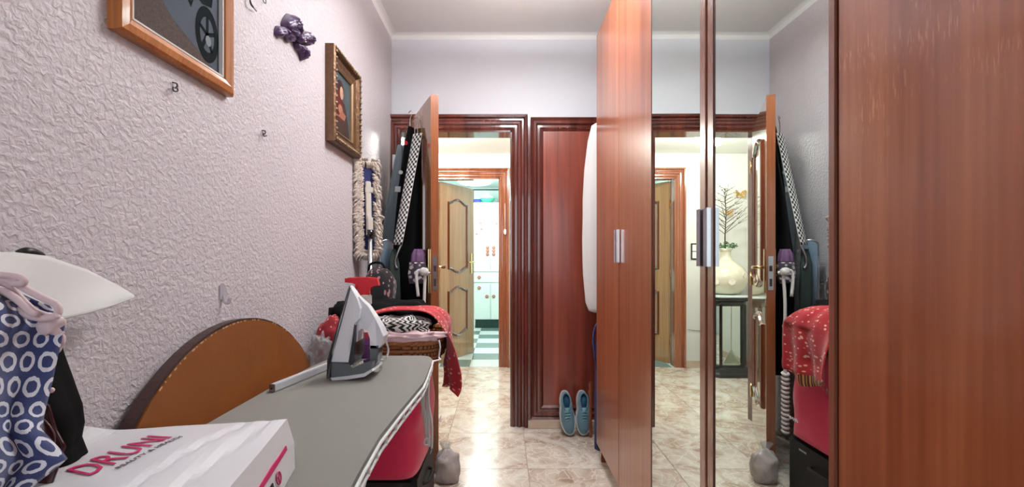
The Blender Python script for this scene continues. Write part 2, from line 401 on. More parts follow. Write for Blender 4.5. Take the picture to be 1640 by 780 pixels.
# ---------------------------------------------------------------- door frames
ARCH = [(0, 0), (0, .012), (.012, .02), (.02, .014), (.034, .014), (.042, .024), (.056, .026), (.068, .016), (.078, .016), (.086, .034), (.1, .038), (.106, .03), (.106, 0)]
f = pl((0, YB, 0), (1, 0, 0), (0, 0, 1), (0, -1, 0))
tr = thing('trim_3', None, None, (OPR, YB, 0), kind='structure')
def arch(name, par, f, L, R, Tt, prof, m, wl=None):
    # path runs up the left jamb, over, down the right; the moulding grows outwards
    pts = [(R, 0), (R, Tt), (L, Tt), (L, 0)]
    return obj(name, sweep(nb(), f, pts, [(-o, h) for o, h in prof]), m, par)
arch('architrave', tr, f, OPL, OPR, OPT, [(o, h) for o, h in ARCH], m_mahog)
b = nb(); box(b, OPR-.012, OPR+.002, YB-.012, YB+.135, 0, OPT); box(b, OPL-.002, OPL+.012, YB-.012, YB+.135, 0, OPT); box(b, OPL, OPR, YB-.012, YB+.135, OPT-.012, OPT)
obj('jamb', b, m_mahog, tr)
b = nb(); fb = pl((0, YB+.12, 0), (-1, 0, 0), (0, 0, 1), (0, 1, 0)); sweep(b, fb, [(-OPL, 0), (-OPL, OPT), (-OPR, OPT), (-OPR, 0)], [(-o, h*.6) for o, h in ARCH]); obj('hall_architrave', b, m_frame2, tr)
# closet front to the right of the door: frame, post bead, flat panel, stone step
cl = thing('door_3', None, None, (.5, YB, 0), kind='structure')
b = nb(); pbox(b, f, .171, .186, 0, 2.12, 0, .042, .005); obj('post_bead', b, m_mahog, cl)
b = nb(); pts = [(.19+.085, .155), (.19+.085, OPT-.0), (1.05, OPT), (1.05, .155)]
sweep(b, f, [(1.05, .14), (.272, .14), (.272, OPT), (1.05, OPT)], [(o, h) for o, h in [(-.006, 0), (-.006, .008), (.01, .02), (.02, .012), (.034, .012), (.044, .026), (.06, .028), (.068, .02), (.084, .032), (.084, 0)]]) ; obj('panel_frame', b, m_mahog, cl)
obj('flat_panel', pbox(nb(), f, .27, 1.08, .13, 2.03, 0, .008), m_mahpan, cl)
obj('step_stone', bx(.172, 1.08, YB-.05, YB, 0, .055, bev=.004), m_stone, cl)
# hall-to-kitchen frame
tr2 = thing('trim_4', None, None, (O2R, 4.62, 0), kind='structure')
f2 = pl((0, 4.62, 0), (1, 0, 0), (0, 0, 1), (0, -1, 0))
arch('architrave', tr2, f2, O2L, O2R, O2T, [(o*.95, h) for o, h in ARCH], m_frame2)
b = nb(); box(b, O2R-.012, O2R, 4.61, 4.73, 0, O2T); box(b, O2L, O2L+.012, 4.61, 4.73, 0, O2T); box(b, O2L, O2R, 4.61, 4.73, O2T-.012, O2T); obj('jamb', b, m_frame2, tr2)

# ---------------------------------------------------------------- panelled doors
def ogee(u0, u1, v0, v1, rise=.05, K=10):      # panel outline, counter-clockwise, bell-shaped top and bottom
    W = u1-u0; pts = []
    def bell(t): 
        t = min(max((t-.08)/.84, 0), 1); return rise*(.5-.5*math.cos(2*PI*t))**.8
    for i in range(K+1): t = i/K; pts.append((u0+W*t, v0-bell(t)))
    for i in range(K+1): t = 1-i/K; pts.append((u0+W*t, v1+bell(t)))
    return pts
def panel_door(name, p0, p1, nrm, width, height, thick, flip, hinge_n=3):
    """p0 hinge corner, p1 free corner (plan) of the face whose outward normal is -nrm; thickness goes along nrm"""
    d = thing(name, None, None, (p0[0], p0[1], 0), kind='structure')
    p0 = Vector((p0[0], p0[1], 0)); p1 = Vector((p1[0], p1[1], 0)); U = (p1-p0).normalized(); W = Vector((nrm[0], nrm[1], 0)).normalized()
    fr = pl(p0, U, (0, 0, 1), W)          # w from 0 (back face) to thick (front face)
    obj('door_leaf', pbox(nb(), fr, 0, width, .01, height, .002, thick-.002), m_honey, d)
    b = nb(); pbox(b, fr, width-.0005, width+.003, .01, height, 0, thick); obj('door_edge', b, m_honeyedge, d)
    for side, mm in ((0, m_darkmould), (1, m_darkmould)):
        g_ = (lambda u, v, w, s=side: fr(u, v, (thick-.002+w) if s else (.002-w)))
        for (v0, v1) in ((1.02, height-.2), (.3, .78)):
            o = ogee(.13, width-.13, v0, v1)
            obj('panel_moulding', sweep(nb(), g_, o, [(0, 0), (.004, .012), (.014, .016), (.022, .009), (.03, .004), (.03, 0)], True), mm, d)
    for s in (0, 1):     # lever handles
        w0 = thick if s else 0; sg = 1 if s else -1
        g_ = (lambda u, v, w, w0=w0, sg=sg: fr(u, v, w0+sg*w))
        h = obj('handle_plate', pbox(nb(), g_, width-.068, width-.034, .96, 1.2, 0, .006, .002), m_gold, d)
        b = nb(); tube(b, [g_(width-.051, 1.1, .004), g_(width-.051, 1.1, .05)], .009, 10); tube(b, smoothpts([g_(width-.051, 1.1, .046), g_(width-.08, 1.1, .05), g_(width-.13, 1.098, .05), g_(width-.165, 1.095, .046)], 4), .0085, 10)
        obj('lever', b, m_gold, h, True)
    b = nb(); pbox(b, fr, width+.003, width+.005, .98, 1.16, thick*.22, thick*.78); lp = obj('lock_plate', b, m_steel, d)
    b = nb(); pbox(b, fr, width+.005, width+.012, 1.08, 1.11, thick*.35, thick*.65); pbox(b, fr, width+.005, width+.0055, 1.0, 1.04, thick*.35, thick*.65); obj('latch_bolt', b, m_tedge, lp)
    for k in range(hinge_n):
        b = nb(); z = .25+k*(height-.5)/(hinge_n-1); c = fr(-.008, 0, thick*.5 if flip else thick+.004); tube(b, [c+Vector((0, 0, z-.045)), c+Vector((0, 0, z+.045))], .007, 8); obj('hinge', b, m_gold, d, True)
    return d, fr
nrm = (.655, .299)
d1, fd = panel_door('door_1', (-.668, 2.965), (-.381, 2.325), nrm, .70, 2.02, .042, False)
d2, fk = panel_door('door_2', (-.672, 4.74), (-.352, 5.29), (-.62, .35), .64, 1.975, .04, True)

# ---------------------------------------------------------------- wardrobe
XM = .533; WB = .10; WT = 2.41
wd = thing('wardrobe', 'tall cherry wood wardrobe along the right side with two mirror doors', 'wardrobe', (.82, .7, 0))
b = nb(); box(b, XM+.022, XR-.01, 2.467, 2.495, 0, WT); box(b, XM+.022, XR-.01, -1.06, -1.04, 0, WT); box(b, XM+.022, XR-.01, -1.04, 2.467, WT-.03, WT); box(b, XM+.03, XR-.01, -1.04, 2.467, WB-.02, WB); box(b, XR-.02, XR-.01, -1.04, 2.467, WB, WT-.03)
obj('carcass', b, m_cherry, wd)
obj('plinth', bx(XM+.06, XM+.08, -1.04, 2.467, 0, WB-.02), m_cherry, wd)
seams = [2.49, 2.012, 1.572, 1.137, .698, .262, -.176, -.612, -1.05]
for i in range(8):
    y1, y2 = seams[i+1]+.0015, seams[i]-.0015
    mir = i in (2, 3); handle_far = i in (1, 3, 5, 7)      # handle side: at the seam shared by each pair
    rot = Matrix.Identity(4)
    b = nb(); box(b, XM, XM+.02, y1, y2, WB, WT, .0015)
    if mir: b.free(); b = nb(); box(b, XM+.003, XM+.02, y1, y2, WB, WT)
    def rt(bm_):
        if i == 2: bmesh.ops.rotate(bm_, cent=(XM, seams[2], 0), matrix=Matrix.Rotation(math.radians(-.45), 3, 'Z'), verts=bm_.verts)
        return bm_
    dr = obj('door', rt(b), m_cherry, wd)
    if mir:
        s0, s1 = (y1, y1+.032) if i == 2 else (y2-.032, y2)
        ma, mb_ = (y1+.036, y2-.004) if i == 2 else (y1+.016, y2-.036)
        obj('stile', rt(bx(XM-.003, XM+.004, s0, s1, WB, WT, bev=.0015)), m_cherry_d, dr)
        b = nb()
        if i == 2: box(b, XM-.001, XM+.004, s1, s1+.004, WB, WT); box(b, XM-.001, XM+.004, y2-.004, y2, WB, WT)
        else: box(b, XM-.001, XM+.004, s0-.004, s0, WB, WT)
        obj('gasket', rt(b), m_tedge, dr)
        if i == 3: obj('edge_stile', bx(XM-.003, XM+.004, y1, y1+.014, WB, WT, bev=.001), m_cherry_d, dr)
        obj('mirror', rt(bx(XM, XM+.003, ma, mb_, WB+.001, WT-.001)), m_mirror, dr)
    yh = y2-.0145 if handle_far else y1+.0145; z0, z1 = 1.131, 1.281
    b = nb(); prof = []
    for k in range(5): prof.append((yh-.02+.01*k, .024+(.006 if k % 2 == 0 else 0)))
    pts2 = [(yh-.0105, 0)]+[(yh-.0105+.021*k/12, .0105+.002*math.cos(k*PI*.5)) for k in range(13)]+[(yh+.0105, 0)]
    fh = pl((XM-.003, 0, 0), (0, 1, 0), (0, 0, 1), (-1, 0, 0))
    q = nb()
    lo = [Vector((XM-.003-w_, y_, z0)) for y_, w_ in pts2]; hi = [Vector((p.x, p.y, z1)) for p in lo]
    loft(q, [lo, hi]); obj('handle', rt(q), m_chrome, dr)

# ---------------------------------------------------------------- pictures and wall bits
def wp(x, y, off=0):   # point on the left wall at pixel
    z = (-(XL+off))*F/(VX-x); return Vector((XL+off, z, CH-(y-VY)*z/F))

fw = pl((XL, 0, 0), (0, 1, 0), (0, 0, 1), (1, 0, 0))
y1, y2, zb, zt = .842, 1.206, 1.595, 2.05
pc = thing('motorbike_picture', 'orange wooden framed photo of a dark motorbike, high on the pebbled wall', 'picture', (XL, (y1+y2)/2, zb))
m_pine = wood('orange_pine', (150, 88, 40), (176, 108, 54), (196, 128, 70), .35, .4, 1)
obj('frame', sweep(nb(), fw, [(y1, zb), (y2, zb), (y2, zt), (y1, zt)], [(0, 0), (0, .018), (.006, .024), (.02, .027), (.034, .02), (.04, .012), (.04, 0)], True), m_pine, pc)
obj('inner_trim', sweep(nb(), fw, [(y1+.038, zb+.038), (y2-.038, zb+.038), (y2-.038, zt-.038), (y1+.038, zt-.038)], [(0, 0), (0, .017), (.004, .017), (.004, 0)], True), m_whitecl, pc)
m_gravel = mat('photo_gravel', (84, 74, 70), .9, spec=.1, var=.6, vscale=260)
m_road = mat('photo_grey', (80, 86, 96), .9, spec=.1, var=.12, vscale=30)
m_bike = mat('photo_black', (16, 22, 26), .9, spec=.1); m_bikeg = mat('photo_silver', (120, 126, 130), .9, spec=.1)
pt = obj('photo', pbox(nb(), fw, y1+.04, y2-.04, zb+.04, zt-.04, .001, .006), m_gravel, pc)
q = nb(); prism(q, [(1.0, 1.70), (1.166, 1.635), (1.166, 2.01), (.93, 2.01), (.93, 1.76)], fw, .006, .0063); obj('photo_ground', q, m_road, pt)
q = nb()      # motorbike print: tyre, rim, fork, engine, fairing
cx, cz = 1.118, 1.722
ring = [(math.cos(a*PI/12), math.sin(a*PI/12)) for a in range(24)]
r_o = [fw(cx+.044*c, cz+.07*s, .0067) for c, s in ring]; r_i = [fw(cx+.027*c, cz+.044*s, .0067) for c, s in ring]
vo = [q.verts.new(p) for p in r_o]; vi = [q.verts.new(p) for p in r_i]
for k in range(24): q.faces.new((vo[k], vo[(k+1) % 24], vi[(k+1) % 24], vi[k]))
for k in range(5):
    a = k*2*PI/5+.3; d_ = Vector((math.cos(a), math.sin(a)*1.5)); n_ = Vector((-d_.y, d_.x)).normalized()*.005
    prism(q, [(cx-n_.x, cz-n_.y), (cx+n_.x, cz+n_.y), (cx+d_.x*.031+n_.x, cz+d_.y*.031+n_.y), (cx+d_.x*.031-n_.x, cz+d_.y*.031-n_.y)], fw, .0064, .0067)
prism(q, [(1.075, 1.80), (1.10, 1.79), (1.135, 1.80), (1.14, 1.83), (1.12, 2.01), (1.085, 2.01), (1.09, 1.84)], fw, .0064, .0068)
prism(q, [(.90, 1.86), (.96, 1.83), (1.03, 1.79), (1.06, 1.76), (1.075, 1.80), (1.085, 1.95), (1.06, 2.01), (.89, 2.01)], fw, .0064, .0066)
obj('photo_motorbike', q, m_bike, pt)
q = nb(); prism(q, [(1.03, 1.86), (1.05, 1.84), (1.065, 1.79), (1.06, 1.775), (1.045, 1.82), (1.02, 1.85)], fw, .0068, .0071); obj('photo_metal', q, m_bikeg, pt)
q = nb(); prism(q, [(cx+.004+.011*c, cz-.014+.014*s) for c, s in ring[::3]], fw, .0068, .0070); obj('photo_metal', q, m_bikeg, pt)
# gilt picture
y1, y2, zb, zt = 1.875, 2.225, 1.655, 2.072
gp = thing('gilt_picture', 'small painting of a seated figure in a carved dark gilt frame', 'picture', (XL, (y1+y2)/2, zb))
m_gilt = mat('dark_gilt', (104, 74, 50), .35, .45, bump=.4, bscale=70, var=.4, vscale=40); m_giltl = mat('pale_gilt', (136, 114, 86), .35, .4)
obj('frame', sweep(nb(), fw, [(y1, zb), (y2, zb), (y2, zt), (y1, zt)], [(0, 0), (0, .038), (.006, .044), (.022, .04), (.03, .026), (.05, .018), (.062, .02), (.062, 0)], True), m_gilt, gp)
q = nb()
for k in range(14):
    for (a, b_) in (((y1+.014)+(y2-y1-.028)*(k+.5)/14, zb+.013), ((y1+.014)+(y2-y1-.028)*(k+.5)/14, zt-.013), (y1+.013, zb+.014+(zt-zb-.028)*(k+.5)/14), (y2-.013, zb+.014+(zt-zb-.028)*(k+.5)/14)):
        c = fw(a, b_, .043); bmesh.ops.create_icosphere(q, subdivisions=1, radius=.0085, matrix=Matrix.Translation(c))
obj('carved_beads', q, m_giltl, gp, True, kind='stuff')
obj('inner_slip', sweep(nb(), fw, [(y1+.06, zb+.06), (y2-.06, zb+.06), (y2-.06, zt-.06), (y1+.06, zt-.06)], [(0, 0), (0, .022), (.008, .016), (.01, 0)], True), m_giltl, gp)
pa = obj('canvas', pbox(nb(), fw, y1+.06, y2-.06, zb+.06, zt-.06, .002, .008), mat('paint_dark', (66, 76, 80), .8, spec=.15, var=.5, vscale=18), gp)
def patch(nm_, pts, rgb, w_): obj(nm_, prism(nb(), pts, fw, .008, .008+w_), mat(nm_, rgb, .8, spec=.15, var=.5, vscale=60), pa)
ell = lambda cx, cz, a, b_, k=14: [(cx+a*math.cos(2*PI*i/k), cz+b_*math.sin(2*PI*i/k)) for i in range(k)]
patch('painted_robe', [(1.95, 1.72), (2.15, 1.72), (2.13, 1.80), (2.09, 1.88), (2.02, 1.90), (1.96, 1.83)], (60, 44, 40), .0003)
patch('painted_hair', ell(2.03, 1.93, .042, .045), (50, 26, 24), .0005)
patch('painted_shawl', [(1.97, 1.80), (2.03, 1.78), (2.07, 1.84), (2.05, 1.90), (2.0, 1.93), (1.965, 1.88)], (84, 34, 32), .0006)
patch('painted_face', ell(2.045, 1.92, .022, .03), (176, 134, 112), .0009)
patch('painted_child', ell(2.03, 1.84, .028, .022), (150, 104, 84), .0010)
patch('painted_arm', [(2.0, 1.80), (2.08, 1.80), (2.10, 1.83), (2.05, 1.84)], (140, 92, 74), .0012)
# purple ribbon bow
m_purple = mat('purple_satin', (74, 48, 92), .3, sheen=.3, var=.25, vscale=30)
bw = thing('ribbon_bow', 'purple satin ribbon bow pinned to the pebbled wall', 'bow', (XL, 1.575, 1.9))
def puff(name, px, hgt, seed, par, off=.004, folds=10):
    o = [wp(x, y) for x, y in px]; o = smoothpts(o+[o[0]], 3)[:-1]; c = sum(o, Vector())/len(o); q = nb(); rings = []
    for k in range(9):
        t = k/8; r = []
        for p_ in o:
            v = c+(p_-c)*(1-t); hh = off+hgt*math.sqrt(max(0, 1-(1-t)**2.2))*(1+.45*math.sin((v.y*1.0+v.z*.6)*folds*30+seed))
            r.append(Vector((XL+(hh if k else .001), v.y, v.z)))
        rings.append(r)
    return obj(name, loft(q, rings), m_purple, par, True)
puff('loop', [(467, 62), (452, 50), (449, 36), (457, 22), (464, 25), (467, 42), (470, 58)], .035, 1, bw)
puff('loop', [(471, 64), (474, 54), (482, 48), (488, 56), (491, 68), (488, 75), (478, 72)], .035, 3, bw)
puff('tail', [(468, 66), (458, 67), (450, 57), (444, 60), (438, 54), (440, 42), (447, 42), (452, 50), (462, 54)], .022, 2, bw)
puff('tail', [(468, 66), (479, 72), (488, 80), (489, 95), (485, 91), (481, 98), (476, 84), (470, 76)], .022, 5, bw)
c = fw(.76*F/(VX-469), CH+(VY-62)*.76/(VX-469), .028); q = nb(); bmesh.ops.create_icosphere(q, subdivisions=2, radius=.016, matrix=Matrix.Translation(c)); obj('knot', q, m_purple, bw, True)
q = nb()
for k in range(4): bmesh.ops.create_icosphere(q, subdivisions=1, radius=.003, matrix=Matrix.Translation(c+Vector((.016, -.006+.004*k, .01-.006*k))))
obj('pearls', q, m_white, bw, True)
m_iron = mat('black_iron', (22, 22, 24), .45)
q = nb(); tube(q, smoothpts([wp(276, 132, .003), wp(283, 134, .006), wp(283, 141, .006), wp(277, 140, .006), wp(279, 146, .014), wp(285, 145, .01), wp(282, 139, .004)], 4), .0016, 6); obj('wall_hook', q, m_iron, None, True, label='small black wire hook below the motorbike picture', cat='hook')
q = nb(); tube(q, smoothpts([wp(420, 209, .003), wp(425, 210, .006), wp(424, 215, .006), wp(421, 213, .006), wp(423, 218, .014), wp(427, 217, .01)], 4), .0018, 6); obj('wall_hook', q, m_iron, None, True, label='small black wire hook on bare wall between the motorbike picture and gilt picture', cat='hook')
q = nb(); tube(q, smoothpts([wp(399, -14, .004), wp(401, 3, .012), wp(405, 11, .012), wp(411, 18, .006)], 5), [.002]*5+[.0028]*6+[.0015]*5, 6); tube(q, smoothpts([wp(421, -10, .004), wp(422, 2, .01), wp(426, 5, .01), wp(425, -6, .004)], 4), .0014, 6)
tube(q, smoothpts([wp(399, -14, .004), wp(410, -24, .01), wp(421, -10, .004)], 4), .0016, 6)
obj('wire_ornament', q, m_iron, None, True, label='black curled wire wall ornament cut by the top of the picture', cat='ornament')
m_clear = mat('clear_plastic', (205, 200, 208), .15, alpha=.55)
hk = thing('clear_hook', 'clear plastic adhesive hook low on the wall above the round tabletop', 'hook', wp(355, 480))
c0 = wp(355, 462); fz = pl((XL, c0.y, 0), (0, 1, 0), (0, 0, 1), (1, 0, 0)); zc = c0.z
obj('backplate', prism(nb(), [(-.012, zc-.03), (.012, zc-.03), (.014, zc-.01), (.012, zc+.008), (.0, zc+.014), (-.012, zc+.008)], fz, .0005, .004), m_clear, hk)
q = nb(); tube(q, smoothpts([fz(0, zc-.02, .004), fz(0, zc-.036, .008), fz(0, zc-.038, .018), fz(0, zc-.026, .022)], 4), .0045, 8); obj('hook_arm', q, m_clear, hk, True)

# ---------------------------------------------------------------- round folded tabletop leaning on the wall
R = .49; tc_ = Vector((-.69, 1.205, .495)); lean = math.radians(4)
W_ = Vector((math.cos(lean), 0, math.sin(lean))); V_ = Vector((-math.sin(lean), 0, math.cos(lean)))
ft = pl(tc_, (0, 1, 0), V_, W_)
rt_ = thing('round_tabletop', 'brown round tabletop with a dark edge leaning on the wall behind the ironing board', 'tabletop', (-.68, 1.205, 0))
circ = lambda r, n=72, j=0: [(r*math.cos(2*PI*i/n)*(1+j*nz((i*.7, 0, 0))), r*math.sin(2*PI*i/n)*(1+j*nz((i*.7, 0, 0)))) for i in range(n)]
obj('edge_band', prism(nb(), circ(R), ft, -.028, 0, .002), m_tedge, rt_)
obj('face', prism(nb(), circ(R-.006, 96, .004), ft, 0, .004, .0015), m_table, rt_)
q = nb()
for k in range(46):
    a = PI*.28+PI*.5*k/46+random.uniform(-.01, .01); r = R-.006; l_ = random.uniform(.003, .012)
    if random.random() < .35: continue
    prism(q, [((r+s_)*math.cos(a+t_), (r+s_)*math.sin(a+t_)) for s_, t_ in ((-.002, -l_), (.0015, -l_), (.0015, l_), (-.002, l_))], ft, .0038, .0047)
obj('chipped_rim', q, mat('chip', (196, 150, 100), .8), rt_, kind='stuff')

# ---------------------------------------------------------------- ironing board
BZ = CH-.35
ib = thing('ironing_board', 'ironing board with plain grey cover and white edge', 'ironing board', (-.42, .9, 0))
def board_outline(g_=0):
    right = [(-.29, 1.565), (-.262, 1.555), (-.246, 1.53), (-.238, 1.46), (-.226, 1.3), (-.222, 1.22), (-.235, 1.0), (-.241, .86), (-.236, .74), (-.228, .62), (-.235, .45), (-.27, .30), (-.33, .19)]
    left = [(-.53, .19), (-.59, .30), (-.612, .45), (-.62, .7), (-.622, .96), (-.622, 1.2), (-.612, 1.42), (-.60, 1.52), (-.575, 1.56)]
    pts = right+left
    c = Vector((-.42, .9)); return [tuple(c+(Vector(p)-c)*(1+g_)) for p in pts]
fz0 = pl((0, 0, BZ), (1, 0, 0), (0, 1, 0), (0, 0, 1))
obj('cover', prism(nb(), board_outline(), fz0, -.014, 0, .005), m_grey, ib)
m_wcloth = mat('white_edging', (214, 218, 216), .6)
oo = board_outline(.006)
q = nb(); tube(q, [fz0(u, v, -.014) for u, v in oo], .0042, 8, closed=True); obj('edging', q, m_wcloth, ib, True)
q = nb(); tube(q, [fz0(u, v, -.032) for u, v in board_outline(.0)], .0042, 8, closed=True); obj('rim_tube', q, m_white, ib, True)
q = nb()
per = board_outline(.002); 
for i in range(len(per)):
    a = Vector(per[i]); b_ = Vector(per[(i+1) % len(per)]); L = (b_-a).length; k = max(1, int(L/.05))
    for j in range(k):
        p = a.lerp(b_, (j+.5)/k); tube(q, [fz0(p.x, p.y, -.012), fz0(p.x, p.y, -.034)], .0045, 6)
obj('rim_clips', q, m_white, ib, kind='stuff')
obj('mesh_deck', prism(nb(), board_outline(-.03), fz0, -.028, -.016), mat('grey_metal_mesh', (128, 146, 148), .5, .3), ib)
for (xa, xb, ya, yb) in ((-.56, -.56, .35, 1.2), (-.3, -.3, .35, 1.2), (-.52, -.52, 1.25, .3), (-.34, -.34, 1.25, .3)):
    q = nb(); tube(q, [(xa, ya, BZ-.04), (xb, yb, .015)], .012, 10); obj('leg', q, m_white, ib, True)
for pa_, pb_ in (((-.58, 1.2, .015), (-.28, 1.2, .015)), ((-.54, .3, .015), (-.32, .3, .015))): obj('foot_bar', tube(nb(), [pa_, pb_], .013, 10), m_white, ib, True)
# metal rest rail lying along the left edge
pA = Vector((-.597, 1.135, 0)); pB = Vector((-.535, 1.42, 0)); U = (pB-pA).normalized(); fr_ = pl(pA+Vector((0, 0, BZ)), U, Vector((-U.y, U.x, 0)), (0, 0, 1)); L = (pB-pA).length
rr = thing('aluminium_rail', 'white aluminium rail lying on the grey cover beside the iron', 'rail', pA+Vector((0, 0, BZ)))
obj('profile', pbox(nb(), fr_, 0, L, -.008, .008, .001, .021, .002), mat('pale_aluminium', (206, 206, 210), .35, .2), rr)
q = nb(); pbox(q, fr_, -.002, 0, -.0085, .0085, .0005, .0215, .001); e_ = obj('end_cap', q, m_steel, rr)
q = nb(); pbox(q, fr_, -.003, -.002, -.002, .002, .008, .012); obj('screw', q, m_iron, e_)
# ---------------------------------------------------------------- iron
zi = 1.293
ir = thing('steam_iron', 'white steam iron with grey heel standing upright on the ironing board', 'iron', P(570, 600, zi))
def hw(y): return .012+.036*min(1, max(0, (y-457)/75))     # half depth: narrow tip, wide heel
def pxprism(pts, k=1.0, z=zi, add=0):
    b = nb(); a = []; c = []; e1 = []; e2 = []
    cx = sum(p[0] for p in pts)/len(pts); cy = sum(p[1] for p in pts)/len(pts)
    for x, y in pts:
        h = hw(y)*k+add; q = P(x, y, z); s = P(cx+(x-cx)*.93, cy+(y-cy)*.97, z)
        a.append(b.verts.new(s+Vector((0, h, 0)))); c.append(b.verts.new(q+Vector((0, h*.72, 0)))); e1.append(b.verts.new(q-Vector((0, h*.72, 0)))); e2.append(b.verts.new(s-Vector((0, h, 0))))
    n = len(pts)
    for r1, r2 in ((a, c), (c, e1), (e1, e2)):
        for i in range(n): b.faces.new((r1[i], r1[(i+1) % n], r2[(i+1) % n], r2[i]))
    b.faces.new(a); b.faces.new(e2[::-1]); return b
m_iwhite = mat('iron_white', (220, 222, 228), .25, coat=.3); m_igrey = mat('iron_grey', (92, 100, 108), .12, coat=.6); m_idark = mat('iron_dark', (52, 58, 64), .2)
obj('soleplate', pxprism([(562, 457), (565, 460), (541, 574), (539, 600), (534, 600), (535, 571)], 1.15), mat('soleplate_steel', (110, 108, 112), .25, .8), ir)
obj('body', pxprism([(563, 457), (567, 462), (576, 476), (583, 492), (582, 508), (575, 516), (572, 545), (567, 576), (539, 575), (541, 560), (550, 515)], 1.0), m_iwhite, ir)
obj('insert', pxprism([(574.5, 512), (576, 545), (576, 570), (570, 581), (565, 576), (569, 545)], .9, add=.003), m_idark, ir)
obj('handle', pxprism([(576, 474), (592, 489), (604, 507), (613, 522), (619, 536), (617, 549), (610, 556), (597, 556), (597, 540), (592, 527), (583, 524), (577, 528), (576, 545), (574, 545), (574, 500)], .55), m_iwhite, ir)
obj('grip_post', pxprism([(597, 550), (611, 550), (609, 575), (600, 592), (590, 592), (597, 574)], .55), m_igrey, ir)
obj('heel', pxprism([(538, 573), (567, 576), (573, 583), (595, 574), (607, 572), (603, 588), (592, 594), (565, 598), (538, 600)], 1.0), m_igrey, ir)
obj('heel_foot', pxprism([(537, 598), (565, 595), (592, 591), (605, 584), (607, 587), (594, 596), (565, 600.5), (540, 602)], 1.05), m_iwhite, ir)
# iron cord
q = nb(); tube(q, smoothpts([P(616, 540, zi+.01), P(622, 560, 1.36), P(618, 574, 1.36), P(612, 577, 1.42), P(600, 574, 1.46)], 5), .003, 6); obj('cord', q, m_white, ir, True)
# ---------------------------------------------------------------- spray bottle behind the iron
zs = 1.46; sb = thing('spray_bottle', 'clear spray bottle with red trigger head and purple label behind the iron', 'bottle', Vector((P(586, 0, zs).x, zs, BZ)))
c = Vector((P(586, 0, zs).x, zs, BZ))
m_bot = mat('milky_bottle', (222, 214, 216), .2, alpha=.9)
obj('bottle', lathe(nb(), [(.03, .001), (.036, .006), (.036, .09), (.034, .13), (.026, .165), (.014, .19), (.013, .2)], c, 28), m_bot, sb, True)
ml = bpy.data.materials.new('label_print'); ml.use_nodes = True; n, l = nm(ml); tcn = n.new('ShaderNodeTexCoord'); sx = n.new('ShaderNodeSeparateXYZ'); l.new(tcn.outputs['Object'], sx.inputs[0])
rl = ramp(n, [(0, S2L((96, 40, 104))), (.35, S2L((120, 60, 130))), (.5, S2L((178, 36, 66))), (.66, S2L((236, 230, 230))), (1, S2L((236, 230, 230)))]); rl.color_ramp.interpolation = 'CONSTANT'
mr = n.new('ShaderNodeMapRange'); l.new(sx.outputs['Z'], mr.inputs[0]); mr.inputs[1].default_value = .02; mr.inputs[2].default_value = .15; l.new(mr.outputs[0], rl.inputs[0]); l.new(rl.outputs[0], n['Principled BSDF'].inputs['Base Color'])
obj('label_sleeve', lathe(nb(), [(.0364, .02), (.0368, .02), (.0368, .09), (.0352, .13), (.034, .13)], c, 28, False), ml, sb, True)
obj('collar', lathe(nb(), [(.016, .192), (.019, .195), (.019, .222), (.014, .226)], c, 20), m_white, sb)
fs = pl(c+Vector((0, 0, .222)), (1, 0, 0), (0, 0, 1), (0, -1, 0))
q = nb(); prism(q, [(-.022, 0), (.014, 0), (.015, .03), (.045, .034), (.04, .058), (.01, .062), (-.058, .06), (-.06, .044), (-.02, .04)], fs, -.014, .014, .004); hd = obj('trigger_head', q, m_red, sb)
q = nb(); tube(q, smoothpts([fs(-.03, .042, 0), fs(-.034, .02, 0), (fs(-.046, .0, 0))], 3), .005, 8); obj('trigger', q, m_red, hd, True)
q = nb(); prism(q, [(-.068, .044), (-.058, .044), (-.058, .058), (-.068, .058)], fs, -.008, .008, .002); obj('nozzle', q, m_red, hd)

# ---------------------------------------------------------------- shopping bag on the board
m_paper = mat('white_paper', (214, 214, 218), .42, bump=.12, bscale=14, coat=.15)
TZ = CH-.27
corn_t = [Vector((-.358, .728, TZ)), Vector((-.305, .43, TZ+.0)), Vector((-.68, .38, TZ)), Vector((-.695, .70, TZ-.01))]
corn_b = [Vector((-.34, .722, BZ+.003)), Vector((-.28, .44, BZ+.003)), Vector((-.66, .39, BZ+.003)), Vector((-.68, .70, BZ+.003))]
bag = thing('shopping_bag', 'white paper shopping bag with pink lettering lying on the ironing board', 'bag', (-.5, .56, BZ))
q = nb(); uvl = q.loops.layers.uv.verify()
def bagtop(u, v):
    a = corn_t[3].lerp(corn_t[0], u); b_ = corn_t[2].lerp(corn_t[1], u); p = b_.lerp(a, v)
    h = .010*nz((u*3, v*2.5, 0), 1, 5)+.006*math.sin(u*7+v*5)*u*(1-u)*4
    h += .016*math.exp(-((u-.12)/.07)**2)*v**3
    h -= .005*math.exp(-((u-.62-.2*v)/.02)**2)+.006*math.exp(-((u-.8-.12*v)/.025)**2)
    e = min(u, 1-u, v, 1-v); h *= min(1, e/.05+.25)
    return p+Vector((0, 0, h))
N1, N2 = 36, 24
g_ = [[q.verts.new(bagtop(i/N1, j/N2)) for j in range(N2+1)] for i in range(N1+1)]
for i in range(N1):
    for j in range(N2): q.faces.new((g_[i][j], g_[i+1][j], g_[i+1][j+1], g_[i][j+1]))
rim = [g_[i][N2] for i in range(N1+1)]+[g_[N1][j] for j in range(N2-1, -1, -1)]+[g_[i][0] for i in range(N1-1, -1, -1)]+[g_[0][j] for j in range(1, N2)]
def botp(v):
    # nearest bottom point with a little bulge
    cx, cy = (v.co.x+.5)/.21, (v.co.y-.56)/.18; return Vector((-.5+(v.co.x+.5)*(1.11 if v.co.x > -.5 else 1.0), .56+(v.co.y-.56)*.97, BZ+.002))
